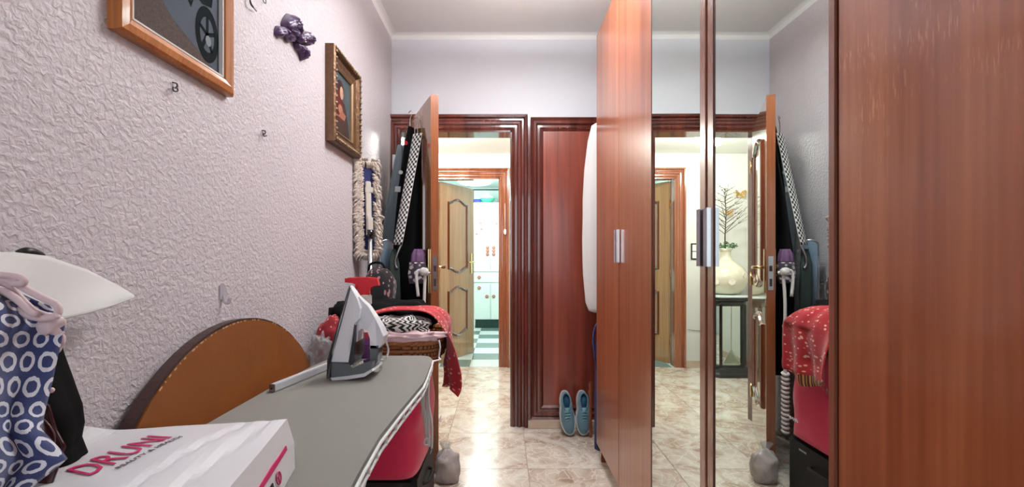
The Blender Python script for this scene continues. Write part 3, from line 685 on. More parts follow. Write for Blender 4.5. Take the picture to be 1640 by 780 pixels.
mid = [q.verts.new(v.co.lerp(botp(v), .5)+Vector(((v.co.x+.5)*.008+.003*nz(v.co, 20), (v.co.y-.56)*.03+.003*nz(v.co, 25, 2), 0))) for v in rim]
bot = [q.verts.new(botp(v)) for v in rim]; n_ = len(rim)
for i in range(n_):
    j = (i+1) % n_; q.faces.new((rim[i], rim[j], mid[j], mid[i])); q.faces.new((mid[i], mid[j], bot[j], bot[i]))
q.faces.new(bot)
obj('paper_body', q, m_paper, bag)
m_pink = mat('pink_print', (190, 24, 92), .5); m_gprint = mat('grey_print', (96, 88, 96), .5)
def topz(x, y):     # height of the bag top at plan x, y
    u = .5; v = .5
    for _ in range(12):
        a = corn_t[3].lerp(corn_t[0], u); b_ = corn_t[2].lerp(corn_t[1], u); p = b_.lerp(a, v)
        v += (y-p.y)/max(.1, (a-b_).length)*.9; u += (x-p.x)/.37*.9; u = min(max(u, 0), 1); v = min(max(v, 0), 1)
    return bagtop(u, v).z
def on_bag(o2, d, n2):
    o2 = Vector(o2); d = Vector(d).normalized(); n2 = Vector(n2).normalized()
    def f_(u, v, w=0):
        p = o2+d*u+n2*v; return Vector((p.x, p.y, topz(p.x, p.y)+.0012+w))
    return f_
q = text_bm('DRUNI', .082, on_bag((-.520, .549), (.026, .082), (-.0436, .018)), sx=.42)
obj('lettering', q, m_pink, bag)
q = text_bm('BEAUTY & HEALTH', .0125, on_bag((-.492, .560), (.022, .083), (-.0436, .018)), sx=.82)
obj('lettering_small', q, m_gprint, bag)
A0 = corn_t[0]; A1 = corn_t[1]; B0 = corn_b[0]
dE = (A0-A1).normalized(); B0 = Vector((-.5+(A0.x+.5)*1.11, .56+(A0.y-.56)*.97, BZ)); vE = (A0-B0); vE = (vE-dE*vE.dot(dE)).normalized(); dn = dE.cross(vE); dn = dn if dn.x > 0 else -dn; fe = pl(A1+dn*.005, dE, vE, dn)
Ld = (A0-A1).length
obj('pink_stripe', prism(nb(), [(.02, -.048), (Ld-.035, -.037), (Ld-.035, -.03), (.02, -.039)], fe, -.006, -.001), m_pink, bag)
q = nb()
for k in range(11):
    x_ = .150+k*.0042; pbox(q, fe, x_, x_+(.0012 if k % 3 else .0026), -.068+.002*(k % 2), -.052, -.004, -.001)
obj('black_mark', q, mat('black_print', (30, 28, 32), .5), bag)
q = nb(); tube(q, [fe(.215+.009*math.cos(a*PI/8), -.056+.009*math.sin(a*PI/8), -.001) for a in range(16)], .001, 5, closed=True)
for a in range(3): tube(q, [fe(.215, -.056, -.001), fe(.215+.008*math.cos(a*2.1+.5), -.056+.008*math.sin(a*2.1+.5), -.001)], .001, 5)
obj('pink_emblem', q, m_pink, bag)

# ---------------------------------------------------------------- cases and basket of clothes behind the board
m_bcase = mat('black_case', (16, 16, 18), .6, bump=.15, bscale=300)
bc = thing('black_case', 'black low case on the floor under the magenta bag', 'case', (-.5, 2.0, 0))
obj('case_shell', bx(-.72, -.335, 1.7, 2.16, .012, .30, bev=.02), m_bcase, bc)
q = nb(); tube(q, smoothpts([(-.337, 1.85, .2), (-.315, 1.87, .2), (-.315, 1.97, .2), (-.337, 1.99, .2)], 4), .008, 8); obj('carry_handle', q, m_bcase, bc, True)
q = nb(); pbox(q, pl((-.335, 2.02, 0), (0, 1, 0), (0, 0, 1), (1, 0, 0)), 0, .05, .245, .253, .0005, .002); obj('badge', q, m_steel, bc)
for xx in (-.68, -.37):
    for yy in (1.74, 2.12): obj('foot', bx(xx-.02, xx+.02, yy-.015, yy+.015, 0, .014, bev=.003), m_bcase, bc)
mg = thing('magenta_bag', 'large magenta fabric bag under the wicker basket of clothes', 'bag', (-.5, 1.9, .3))
q = nb(); nu, nv = 40, 14; rows = []
for j in range(nv+1):
    t = j/nv; row = []
    for i in range(nu):
        ph = 2*PI*i/nu; sg = lambda x: (1 if x >= 0 else -1)*abs(x)**.28
        x_ = -.515+(.19-.02*t)*sg(math.cos(ph)); y_ = 1.905+(.235-.01*t)*sg(math.sin(ph)); z_ = .305+.425*t
        bul = .012*math.sin(PI*t)+.014*nz((x_*6, y_*6, z_*7), 1, 4); n2 = Vector((math.cos(ph), math.sin(ph), 0))
        front = max(0, -math.sin(ph)); bul += front*.03*math.sin(PI*t)-.02*front*max(0, math.cos(ph))*(t < .5)
        if front > .5: z_ += -.0
        row.append(q.verts.new(Vector((x_, y_, z_))+n2*bul))
    rows.append(row)
for j in range(nv):
    for i in range(nu): k = (i+1) % nu; q.faces.new((rows[j][i], rows[j][k], rows[j+1][k], rows[j+1][i]))
q.faces.new(rows[0][::-1]); q.faces.new(rows[-1])
obj('fabric_body', q, m_magenta, mg, True)
fsd = pl((-.298, 2.02, .392), (0, 1, 0), (0, 0, 1), (1, 0, 0))
q = nb()      # small white script mark on the side
tube(q, smoothpts([fsd(0, 0, .004), fsd(.012, .014, .004), fsd(.014, .0, .004), fsd(.022, .012, .004), fsd(.028, 0, .004), fsd(.036, .012, .004), fsd(.044, .001, .004), fsd(.052, .012, .004), fsd(.05, 0, .004), fsd(.062, .01, .004), fsd(.07, .006, .004)], 4), .0022, 5)
obj('white_script', q, m_white, mg)
# wicker basket, woven strand by strand
m_wick = mat('wicker', (164, 106, 64), .55, var=.4, vscale=60, bump=.2, bscale=200); m_wickd = mat('wicker_stake', (96, 56, 32), .6)
wb = thing('wicker_basket', 'brown wicker basket heaped with clothes on the magenta bag', 'basket', (-.47, 1.88, .735))
def rr_pt(t, a=.225, b_=.215, cx=-.475, cy=1.885):
    ph = 2*PI*t; sg = lambda x: (1 if x >= 0 else -1)*abs(x)**.35
    return Vector((cx+a*sg(math.cos(ph)), cy+b_*sg(math.sin(ph)), 0)), Vector((math.cos(ph), math.sin(ph), 0))
NS = 44; q = nb()
for r_ in range(6):
    z_ = .748+r_*.015; pts = []
    fl_ = 1+.0035*r_
    for i in range(NS*2):
        t = i/(NS*2); p, n2 = rr_pt(t, .215*fl_, .205*fl_); off = .006*math.sin(PI*(i+.5)*1.0+(PI if r_ % 2 else 0)) if i % 2 == 0 else -.006*((1 if r_ % 2 else -1))
        s_ = 1 if ((i//1)+r_) % 2 == 0 else -1
        pts.append(p+n2*(.005*s_)+Vector((0, 0, z_)))
    tube(q, pts, .0075, 5, closed=True)
obj('weave', q, m_wick, wb, True, kind='stuff')
q = nb()
for i in range(NS):
    p, n2 = rr_pt((i+.5)/NS, .215, .205); p2, _ = rr_pt((i+.5)/NS, .223, .213); tube(q, [p+Vector((0, 0, .742)), p2+Vector((0, 0, .83))], .004, 5, False)
obj('stakes', q, m_wickd, wb, kind='stuff')
q = nb()
for k in range(3):
    tube(q, [rr_pt(i/120, .226, .216)[0]+Vector((0, 0, .828))+rr_pt(i/120)[1]*.007*math.cos(i*.9+k*2.1)+Vector((0, 0, .007*math.sin(i*.9+k*2.1))) for i in range(120)], .0075, 6, closed=True)
obj('braided_rim', q, m_wick, wb, True)
obj('base_panel', bx(-.66, -.29, 1.70, 2.07, .737, .746), m_wickd, wb)
# fabrics
def specks(base, dot, sc=(26, 26), thr=.16, rnd=1.0):
    def b(n, l, uv):
        mp = n.new('ShaderNodeMapping'); mp.inputs['Scale'].default_value = (sc[0], sc[1], 1); l.new(uv, mp.inputs[0])
        v = n.new('ShaderNodeTexVoronoi'); v.inputs['Scale'].default_value = 1; v.inputs['Randomness'].default_value = rnd; l.new(mp.outputs[0], v.inputs['Vector'])
        mr = n.new('ShaderNodeMapRange'); l.new(v.outputs['Distance'], mr.inputs[0]); mr.inputs[1].default_value = thr; mr.inputs[2].default_value = thr+.08; mr.inputs[3].default_value = 1; mr.inputs[4].default_value = 0
        mx = n.new('ShaderNodeMix'); mx.data_type = 'RGBA'; l.new(mr.outputs[0], mx.inputs[0]); mx.inputs[6].default_value = S2L(base); mx.inputs[7].default_value = S2L(dot); return mx.outputs[2]
    return b
m_redcl = uvmat('red_speckled_cloth', specks((176, 22, 38), (236, 190, 170), (34, 12), .2))
m_redcl2 = uvmat('red_speckled_sleeve', specks((140, 16, 30), (226, 180, 160), (22, 14), .16))
m_floral = uvmat('black_floral', specks((22, 18, 22), (170, 128, 130), (24, 15), .26))
def zig(n, l, uv):
    sx = n.new('ShaderNodeSeparateXYZ'); l.new(uv, sx.inputs[0])
    z_ = M_(n, l, 'MULTIPLY', M_(n, l, 'PINGPONG', M_(n, l, 'MULTIPLY', sx.outputs['Y'], 7), .5), .05)
    t = n.new('ShaderNodeTexNoise'); t.inputs['Scale'].default_value = 7; l.new(uv, t.inputs['Vector'])
    a = M_(n, l, 'ADD', M_(n, l, 'ADD', sx.outputs['X'], z_), M_(n, l, 'MULTIPLY', t.outputs['Fac'], .06))
    k = M_(n, l, 'GREATER_THAN', M_(n, l, 'FRACT', M_(n, l, 'MULTIPLY', a, 30)), .5)
    mx = n.new('ShaderNodeMix'); mx.data_type = 'RGBA'; l.new(k, mx.inputs[0]); mx.inputs[6].default_value = S2L((18, 18, 20)); mx.inputs[7].default_value = S2L((220, 216, 212)); return mx.outputs[2]
m_zig = uvmat('black_white_knit', zig)
m_pinkcl = mat('pale_pink_cloth', (222, 190, 194), .9, sheen=.2, var=.12, vscale=20)
q = lump(nb(), (-.49, 1.93, .895), (.2, .10, .068), .22, 8, 1, 40, 18); obj('black_jumper', q, m_black, None, True, label='black knitted jumper along the top of the clothes heap', cat='clothing')
q = lump(nb(), (-.635, 1.80, .90), (.07, .09, .07), .35, 8, 2, 30, 16); obj('black_shirt', q, m_black, None, True, label='black crumpled shirt at the left of the heap, behind the iron', cat='clothing')
q = lump(nb(), (-.405, 1.715, .886), (.115, .055, .038), .28, 8, 5, 40, 18); obj('striped_knit', q, m_zig, None, True, label='black and white striped knit folded on the front of the basket', cat='clothing')
q = lump(nb(), (-.37, 1.69, .852), (.135, .045, .022), .4, 9, 6, 44, 18); obj('pink_cloth', q, m_pinkcl, None, True, label='pale pink cloth under the striped knit on the basket rim', cat='cloth')
q = lump(nb(), (-.665, 1.68, .84), (.05, .045, .085), .4, 7, 8, 26, 16)
bmesh.ops.rotate(q, cent=(-.665, 1.68, .84), matrix=Matrix.Rotation(math.radians(28), 3, 'Y'), verts=q.verts); obj('red_sleeve', q, m_redcl2, None, True, label='red speckled sleeve hanging over the left corner of the basket', cat='clothing')
# red cloth thrown over the heap, hanging down the right side
path = smoothpts([(-.54, 0, .925), (-.45, 0, .945), (-.34, 0, .947), (-.275, 0, .93), (-.235, 0, .88), (-.215, 0, .80), (-.205, 0, .72), (-.20, 0, .66), (-.205, 0, .62)], 6)
def redc(u, v):
    i = u*(len(path)-1); k = min(int(i), len(path)-2); p = path[k].lerp(path[k+1], i-k)
    drop = max(0, u-.45); wd0 = .13+.21*min(1, max(0, (u-.2)/.35)); y_ = 1.70+wd0*v
    fold = .012*math.sin(v*17+u*3)*(.3+drop*1.6)+.01*nz((u*4, v*5, 0), 1, 3)+.075*min(1, drop*3)*(math.exp(-(v/.22)**2)-.5)
    zz = p.z+.01*nz((u*3, v*4, 3), 1, 2)
    if u > .93: zz += .02*math.sin(v*8)
    y_ += .05*drop*(v-.5)-.03*drop
    return Vector((p.x+fold*(1 if drop > .1 else .3)-.02*abs(v-.5)*drop, y_, zz+(fold*.4 if drop < .1 else 0)))
obj('red_cloth', sheet(nb(), redc, 60, 40), m_redcl, None, True, label='red speckled cloth thrown over the basket and hanging down its right side', cat='cloth', mods=(SOL(.004),))
def trim(u, v):
    p = redc(.9+.1*v, .05+.62*u); return p+Vector((.0045, 0, 0))
def strp(n, l, uv):
    sx = n.new('ShaderNodeSeparateXYZ'); l.new(uv, sx.inputs[0]); r = ramp(n, [(0, S2L((90, 18, 24))), (.3, S2L((178, 120, 60))), (.5, S2L((60, 20, 22))), (.7, S2L((196, 150, 90))), (1, S2L((150, 24, 34)))]); r.color_ramp.interpolation = 'CONSTANT'
    l.new(M_(n, l, 'FRACT', M_(n, l, 'MULTIPLY', sx.outputs['X'], 9)), r.inputs[0]); return r.outputs[0]
q = sheet(nb(), trim, 30, 6); rc = bpy.data.objects['red_cloth']
inv = Vector(rc.location)
bmesh.ops.translate(q, vec=(0, 0, 0), verts=q.verts); obj('striped_border', q, uvmat('gold_stripe', strp), rc, True)
# clear plastic bag bunched between wall and basket
m_film = mat('clear_film', (190, 196, 198), .2, alpha=.32, bump=.5, bscale=25)
q = lump(nb(), (-.668, 1.61, .80), (.035, .02, .06), .5, 10, 9, 28, 18); obj('clear_plastic_bag', q, m_film, None, True, label='crumpled clear plastic bag between the wall and the iron', cat='bag')
# black floral bag behind the heap
fb_ = thing('floral_bag', 'black rounded bag with pink floral print behind the clothes heap', 'bag', (-.60, 2.12, .86))
obj('bag_body', lump(nb(), (-.598, 2.13, .985), (.075, .06, .12), .12, 5, 3, 36, 20), m_floral, fb_, True)
q = nb(); tube(q, smoothpts([(-.65, 2.12, 1.06), (-.64, 2.12, 1.12), (-.585, 2.12, 1.125), (-.56, 2.12, 1.07)], 5), .006, 8); obj('strap', q, m_black, fb_, True)
q = nb(); bmesh.ops.create_icosphere(q, subdivisions=2, radius=.014, matrix=Matrix.Translation((-.655, 2.075, .985))); obj('red_badge', q, m_red, fb_, True)
# white cords hanging at the end of the board, hook
q = nb()
for k in range(7):
    x_ = P(672+k*2.6, 0, 1.62).x; top = P(0, 585+k*3, 1.62).z; bot = P(0, (664 if k < 2 else 700+k*3), 1.62).z
    tube(q, smoothpts([(x_, 1.615+.004*(k % 3), top), (x_+.008*math.sin(k*2), 1.62, (top*2+bot)/3), (x_+.006*math.cos(k*3)+.006, 1.618, (top+2*bot)/3), (x_+.01+.004*math.sin(k), 1.62, bot)], 6), .0042, 6)
tube(q, smoothpts([P(690, 700, 1.62), P(681, 704, 1.61), P(680, 712, 1.61), P(686, 712, 1.61)], 4), .003, 6)
obj('cord_bundle', q, m_whitecl, None, True, label='bundle of white cords hanging at the far end of the ironing board', cat='cord')
q = nb(); tube(q, smoothpts([(-.25, 1.555, BZ-.02), (-.225, 1.58, BZ-.018), P(703, 572, 1.6), P(705, 556, 1.6), P(703, 545, 1.6)], 6), .003, 8); obj('wire_hook', q, m_white, ib, True)
# ---------------------------------------------------------------- dust mop
mp_ = thing('dust_mop', 'dust mop with shaggy cream fringe and blue pad leaning head up on the wall', 'mop', (-.69, 2.25, 0))
zm = 2.26; fm = pl((-.70, zm, 1.41), Vector((.80, -.0, 0)).normalized()+Vector((0, .35, 0)), (0, 0, 1), None)
fm = pl((-.695, zm, 1.415), (1, .45, 0), (-.02, 0, 1), (.45, -1, 0))
obj('pad', prism(nb(), [(-.04, -.235), (.04, -.235), (.045, -.2), (.045, .2), (.04, .235), (-.04, .235), (-.045, .2), (-.045, -.2)], fm, -.008, .008, .004), mat('blue_pad', (38, 44, 96), .8), mp_)
q = nb()
def strand(u, v, du, dv, L):
    tube(q, smoothpts([fm(u, v, .004), fm(u+du*L*.5, v+dv*L*.5, .018+random.uniform(0, .008)), fm(u+du*L*.9, v+dv*L*.9-.008, .012), fm(u+du*L*.7, v+dv*L*.8-.018, .0)], 2), .0052, 4)
for k in range(760):
    t = random.random(); side = random.choice((-1, 1, -1)) if random.random() < .9 else 0
    if side: strand(side*.036+random.uniform(-.012, .018 if side < 0 else .008), -.24+.48*t, side*random.uniform(.5, 1), random.uniform(-.9, .3), random.uniform(.018, .04))
    else: strand(random.uniform(-.03, .035), random.choice((-.235, .235)), random.uniform(-.4, .4), random.choice((-.8, .6)), .03)
m_fringe = mat('cream_yarn', (196, 182, 170), .95, sheen=.3)
obj('fringe', q, m_fringe, mp_, True, kind='stuff')
m_cream = mat('cream_plastic', (206, 200, 190), .5)
q = nb(); pbox(q, fm, -.012, .016, -.15, .13, .008, .018, .004); pbox(q, fm, -.012, .02, -.15, -.05, .014, .04, .006); pbox(q, fm, -.014, .028, .07, .1, .01, .02, .003); obj('clip_plate', q, m_cream, mp_)
pk = fm(.006, -.12, .03); hp = Vector((-.68, 2.26, .02))
q = nb(); tube(q, [pk, pk.lerp(hp, .03)], .017, 12); obj('collar', q, m_blackgl, mp_, True)
q = nb(); tube(q, [pk.lerp(hp, .03), hp], .0125, 12); obj('handle', q, m_chrome, mp_, True)
# ---------------------------------------------------------------- clothes hung on the back of the door
A = math.atan2(-.655, .312)      # plan direction of the leaf
hn = Vector((-.903, -.43, 0))
def dback(t, off): return Vector((-.668, 2.965, 0)).lerp(Vector((-.381, 2.325, 0)), t)+hn*off
def hanger_hook(par, p, top):
    q = nb(); tube(q, smoothpts([p, p+Vector((0, 0, top*.5)), p+Vector((.012, -.01, top*.8)), p+Vector((.0, .01, top)), p+Vector((-.014, .02, top*.9))], 5), .0028, 6); obj('hanger_hook', q, m_chrome, par, True)
cblack = thing('black_coat', 'long black coat hanging on the back of the open door', 'coat', dback(.6, .1))
p = dback(.62, .07)
lvc = []
for z_, off, a_, b_ in ((.52, .062, .15, .052), (.9, .068, .17, .058), (1.2, .064, .17, .054), (1.5, .045, .15, .038), (1.72, .028, .11, .022), (1.86, .020, .06, .014), (1.88, .018, .02, .008)):
    p = dback(.58, off); lvc.append((z_, p.x, p.y, a_, b_, A))
obj('coat_body', garment(nb(), lvc, 6, .06, 44, 1), m_black, cblack, True)
hanger_hook(cblack, dback(.58, .018)+Vector((0, 0, 1.87)), .10)
c2 = thing('black_jacket', 'black jacket with red and white badges on a hanger beside the checked strap', 'jacket', (-.58, 2.62, 1.1))
def badge(par, x, y, z, r, m, name='badge'):
    c = P(x, y, z); q = nb(); b_ = [c+Vector((r*math.cos(a*PI/6), 0, r*math.sin(a*PI/6))) for a in range(12)]
    loft(q, [[v+Vector((0, -.004, 0)) for v in b_], [v+Vector((0, .006, 0)) for v in b_]]); obj(name, q, m, par)
lvj = []
for y_, xl, xr in ((600, 630, 660), (480, 628, 660), (420, 628, 658), (380, 629, 656), (300, 636, 662), (225, 647, 667), (207, 653, 664), (203, 656, 661)):
    a, b_ = P(xl, y_, 2.62), P(xr, y_, 2.62); lvj.append((a.z, (a.x+b_.x)/2, 2.64, (b_.x-a.x)/2, .035, -.3))
obj('jacket_body', garment(nb(), lvj, 5, .08, 40, 3), m_black, c2, True)
hanger_hook(c2, P(657, 206, 2.62), .11)
badge(c2, 650, 229, 2.592, .012, m_red, 'red_badge'); badge(c2, 650, 386, 2.59, .011, m_red, 'red_badge'); badge(c2, 642, 276, 2.592, .012, m_whitecl, 'white_badge')
q = nb(); c = P(637, 303, 2.585); pbox(q, pl(c, (1, .3, 0), (.1, 0, 1), (.3, -1, 0)), -.016, .016, -.016, .016, -.004, .003); obj('white_tag', q, m_whitecl, c2)
m_check = uvmat('checked_webbing', lambda n, l, uv: (lambda ck: ck.outputs[0])((lambda ck, mp: (l.new(uv, mp.inputs[0]), mp.inputs['Scale'].__setattr__('default_value', (5, 44, 1)), l.new(mp.outputs[0], ck.inputs[0]), ck.inputs['Scale'].__setattr__('default_value', 1), ck.inputs[1].__setattr__('default_value', S2L((20, 20, 22))), ck.inputs[2].__setattr__('default_value', S2L((226, 224, 220))), ck)[-1])(n.new('ShaderNodeTexChecker'), n.new('ShaderNodeMapping'))))
st = thing('checked_strap', 'black and white checked strap hanging on the back of the open door', 'strap', P(655, 390, 2.48))
ta, tb = P(669, 214, 2.43), P(637, 392, 2.38)
def strapf(u, v):
    p = ta.lerp(tb, v); s_ = Vector((.9, -.43, 0)).normalized(); return p+s_*(u-.5)*.058+Vector((0, -.006*math.sin(PI*u), 0))
obj('webbing', sheet(nb(), strapf, 6, 40), m_check, st, True, mods=(SOL(.004),))
q = nb()
for u in (0, 1): tube(q, [strapf(u, k/10) for k in range(11)], .0022, 5)
obj('strap_edge', q, m_whitecl, st, True)
q = nb(); tube(q, smoothpts([tb+Vector((.02, 0, 0)), tb+Vector((.0, -.005, -.05)), tb+Vector((-.012, 0, -.1)), tb+Vector((-.0, 0, -.13))], 4), .006, 7); obj('clip', q, m_steel, st, True)
hanger_hook(st, ta, .1)
m_grb = mat('grey_blue_cloth', (112, 124, 132), .9, sheen=.2, bump=.1, bscale=40)
gs = thing('grey_blue_shirt', 'grey blue shirt hanging in the corner behind the door', 'shirt', (-.69, 2.78, .7))
obj('shirt_body', garment(nb(), [(.72, -.685, 2.76, .05, .05, 0), (1.0, -.69, 2.76, .062, .06, 0), (1.3, -.688, 2.76, .066, .06, .1), (1.55, -.665, 2.76, .05, .05, .2), (1.75, -.645, 2.76, .035, .04, .2), (1.86, -.64, 2.76, .018, .02, .2)], 5, .16, 40, 6), m_grb, gs, True)
ob = thing('olive_bag_strap', None, None) if False else None
q = garment(nb(), [(.78, -.59, 2.40, .03, .02, 0), (.95, -.592, 2.40, .035, .025, 0), (1.12, -.595, 2.40, .03, .022, 0), (1.2, -.6, 2.41, .012, .012, 0)], 4, .14, 28, 2); obj('dark_green_scarf', q, mat('dark_green_cloth', (44, 56, 52), .9), None, True, label='dark green scarf hanging below the checked strap', cat='scarf')
# folded drying rack standing in the corner
dr_ = thing('drying_rack', 'folded white drying rack standing upright in the corner behind the door', 'drying rack', (-.66, 2.88, 0))
for k, (x_, zt_) in enumerate(((-.715, 1.83), (-.638, 1.94), (-.615, 1.92))):
    obj('rack_bar', bx(x_-.009, x_+.009, 2.875-.006*k, 2.895-.006*k, 0, zt_, bev=.003), m_white, dr_)
for z_ in (.3, .8, 1.3): obj('cross_rung', bx(-.72, -.61, 2.884, 2.892, z_, z_+.01), m_white, dr_)
# silvery blue rounded panel
q = nb(); fz_ = pl((-.645, 2.44, 0), (1, .75, 0), (0, 0, 1), (.75, -1, 0)); 
def arch_pts(w_, z0, z1): r = w_; return [(-w_, z0), (w_, z0)]+[(w_*math.cos(a*PI/12), z1-r*.7+r*.7*math.sin(a*PI/12)) for a in range(13)]
sp_ = thing('step_stool', 'folded step stool with pale blue rounded back standing behind the door', 'step stool', (-.645, 2.44, 0))
obj('blue_panel', prism(nb(), arch_pts(.034, .12, 1.245), fz_, -.006, .006), mat('pale_blue_metal', (150, 178, 200), .25, .6), sp_)
q = nb(); ap = arch_pts(.036, .0, 1.25); tube(q, [fz_(u, v, 0) for u, v in ap[1:]+ap[:1]], .006, 8); obj('tube_rim', q, m_chrome, sp_, True)
# patterned pouch and white rope
pch = thing('patterned_pouch', 'purple and white patterned pouch hanging by the door handle', 'pouch', P(668, 450, 2.36))
m_pouch = uvmat('pouch_print', specks((62, 52, 64), (200, 194, 196), (8, 5), .36)); m_pp = mat('purple_cloth', (110, 78, 116), .8, var=.3, vscale=40)
c = P(669, 0, 2.36)
obj('pouch_body', garment(nb(), [(P(0, 454, 2.36).z, c.x-.004, 2.36, .035, .03, 0), (P(0, 440, 2.36).z, c.x, 2.36, .046, .036, 0), (P(0, 420, 2.36).z, c.x+.002, 2.36, .04, .032, 0)], 5, .12, 32, 2), m_pouch, pch, True)
obj('gathered_top', garment(nb(), [(P(0, 420, 2.36).z, c.x+.002, 2.36, .038, .03, 0), (P(0, 408, 2.36).z, c.x+.002, 2.36, .034, .028, 0), (P(0, 399, 2.36).z, c.x+.004, 2.36, .022, .02, 0)], 7, .14, 32, 4), m_pp, pch, True)
rp = thing('white_rope', 'white knotted rope hanging from the door handle', 'rope', (-.395, 2.28, .25))
q = nb(); top = Vector((-.405, 2.30, 1.085)); tube(q, smoothpts([top, (-.41, 2.29, .9), (-.402, 2.285, .66), (-.405, 2.28, .55)], 6), .008, 8); tube(q, smoothpts([(-.385, 2.31, 1.07), (-.42, 2.295, 1.085), (-.45, 2.29, 1.07), (-.44, 2.285, .95)], 5), .008, 8); obj('rope', q, m_whitecl, rp, True)
q = nb()
for k in range(14):
    z_ = .25+k*.023; tube(q, [(-.405+.013*math.cos(a*PI/5), 2.28+.013*math.sin(a*PI/5), z_+.004*math.sin(a*PI/5)) for a in range(10)], .0085, 6, closed=True)
obj('braided_end', q, m_whitecl, rp, True)
q = lump(nb(), (-.41, 2.29, 1.08), (.022, .018, .02), .3, 6, 3, 16, 10); obj('knot', q, m_whitecl, rp, True)
# plastic bag used as a door stop
ds = thing('plastic_bag', 'clear plastic bag with sand coloured filling on the floor against the door', 'bag', (-.3, 2.22, 0))
q = lump(nb(), (-.285, 2.26, .075), (.062, .05, .085), .22, 7, 12, 36, 20, flat=.12); obj('bag_body', q, mat('bag_film', (184, 176, 172), .2, bump=.6, bscale=30, alpha=.92, var=.25, vscale=14), ds, True)
q = garment(nb(), [(.13, -.29, 2.26, .035, .03, 0), (.165, -.292, 2.26, .014, .012, 0), (.20, -.295, 2.26, .028, .02, 0)], 7, .25, 28, 1); obj('knotted_top', q, m_film, ds, True)
# ---------------------------------------------------------------- beside the wardrobe
wc = thing('white_cover', 'white cloth cover hanging in the gap beside the wardrobe', 'cover', (.62, 2.72, .8))
zc_ = 2.72
prof_ = [(501, 952), (498, 944), (485, 939), (440, 935.5), (380, 934.5), (320, 935), (270, 938), (225, 943), (200, 949), (196, 955)]
lv = []
for y_, x_ in prof_:
    l_ = P(x_, y_, zc_); r_ = .80; lv.append((l_.z, (l_.x+r_)/2, zc_+.02, (r_-l_.x)/2, .055, 0))
obj('cloth_body', garment(nb(), lv, 9, .035, 60, 2, 3), m_whitecl, wc, True)
bb_ = thing('blue_bag', 'navy blue bag with a loop strap standing beside the wardrobe', 'bag', (.64, 2.66, 0))
obj('bag_body', garment(nb(), [(.0, .68, 2.64, .125, .06, 0), (.3, .68, 2.64, .125, .06, 0), (.62, .68, 2.64, .12, .05, 0), (.76, .68, 2.64, .10, .03, 0)], 4, .04, 40, 3), m_navy, bb_, True)
q = nb(); tube(q, smoothpts([P(957, 602, 2.6), P(952, 565, 2.58), P(950, 545, 2.58), P(952, 528, 2.58), P(959, 512, 2.6)], 5), .006, 7); obj('strap', q, m_navy, bb_, True)
q = bx(.553, .572, 2.80, 2.83, 0, P(0, 612, 2.8).z, bev=.006); obj('wooden_stick', q, m_frame2, None, label='short brown wooden stick standing behind the navy bag', cat='stick')
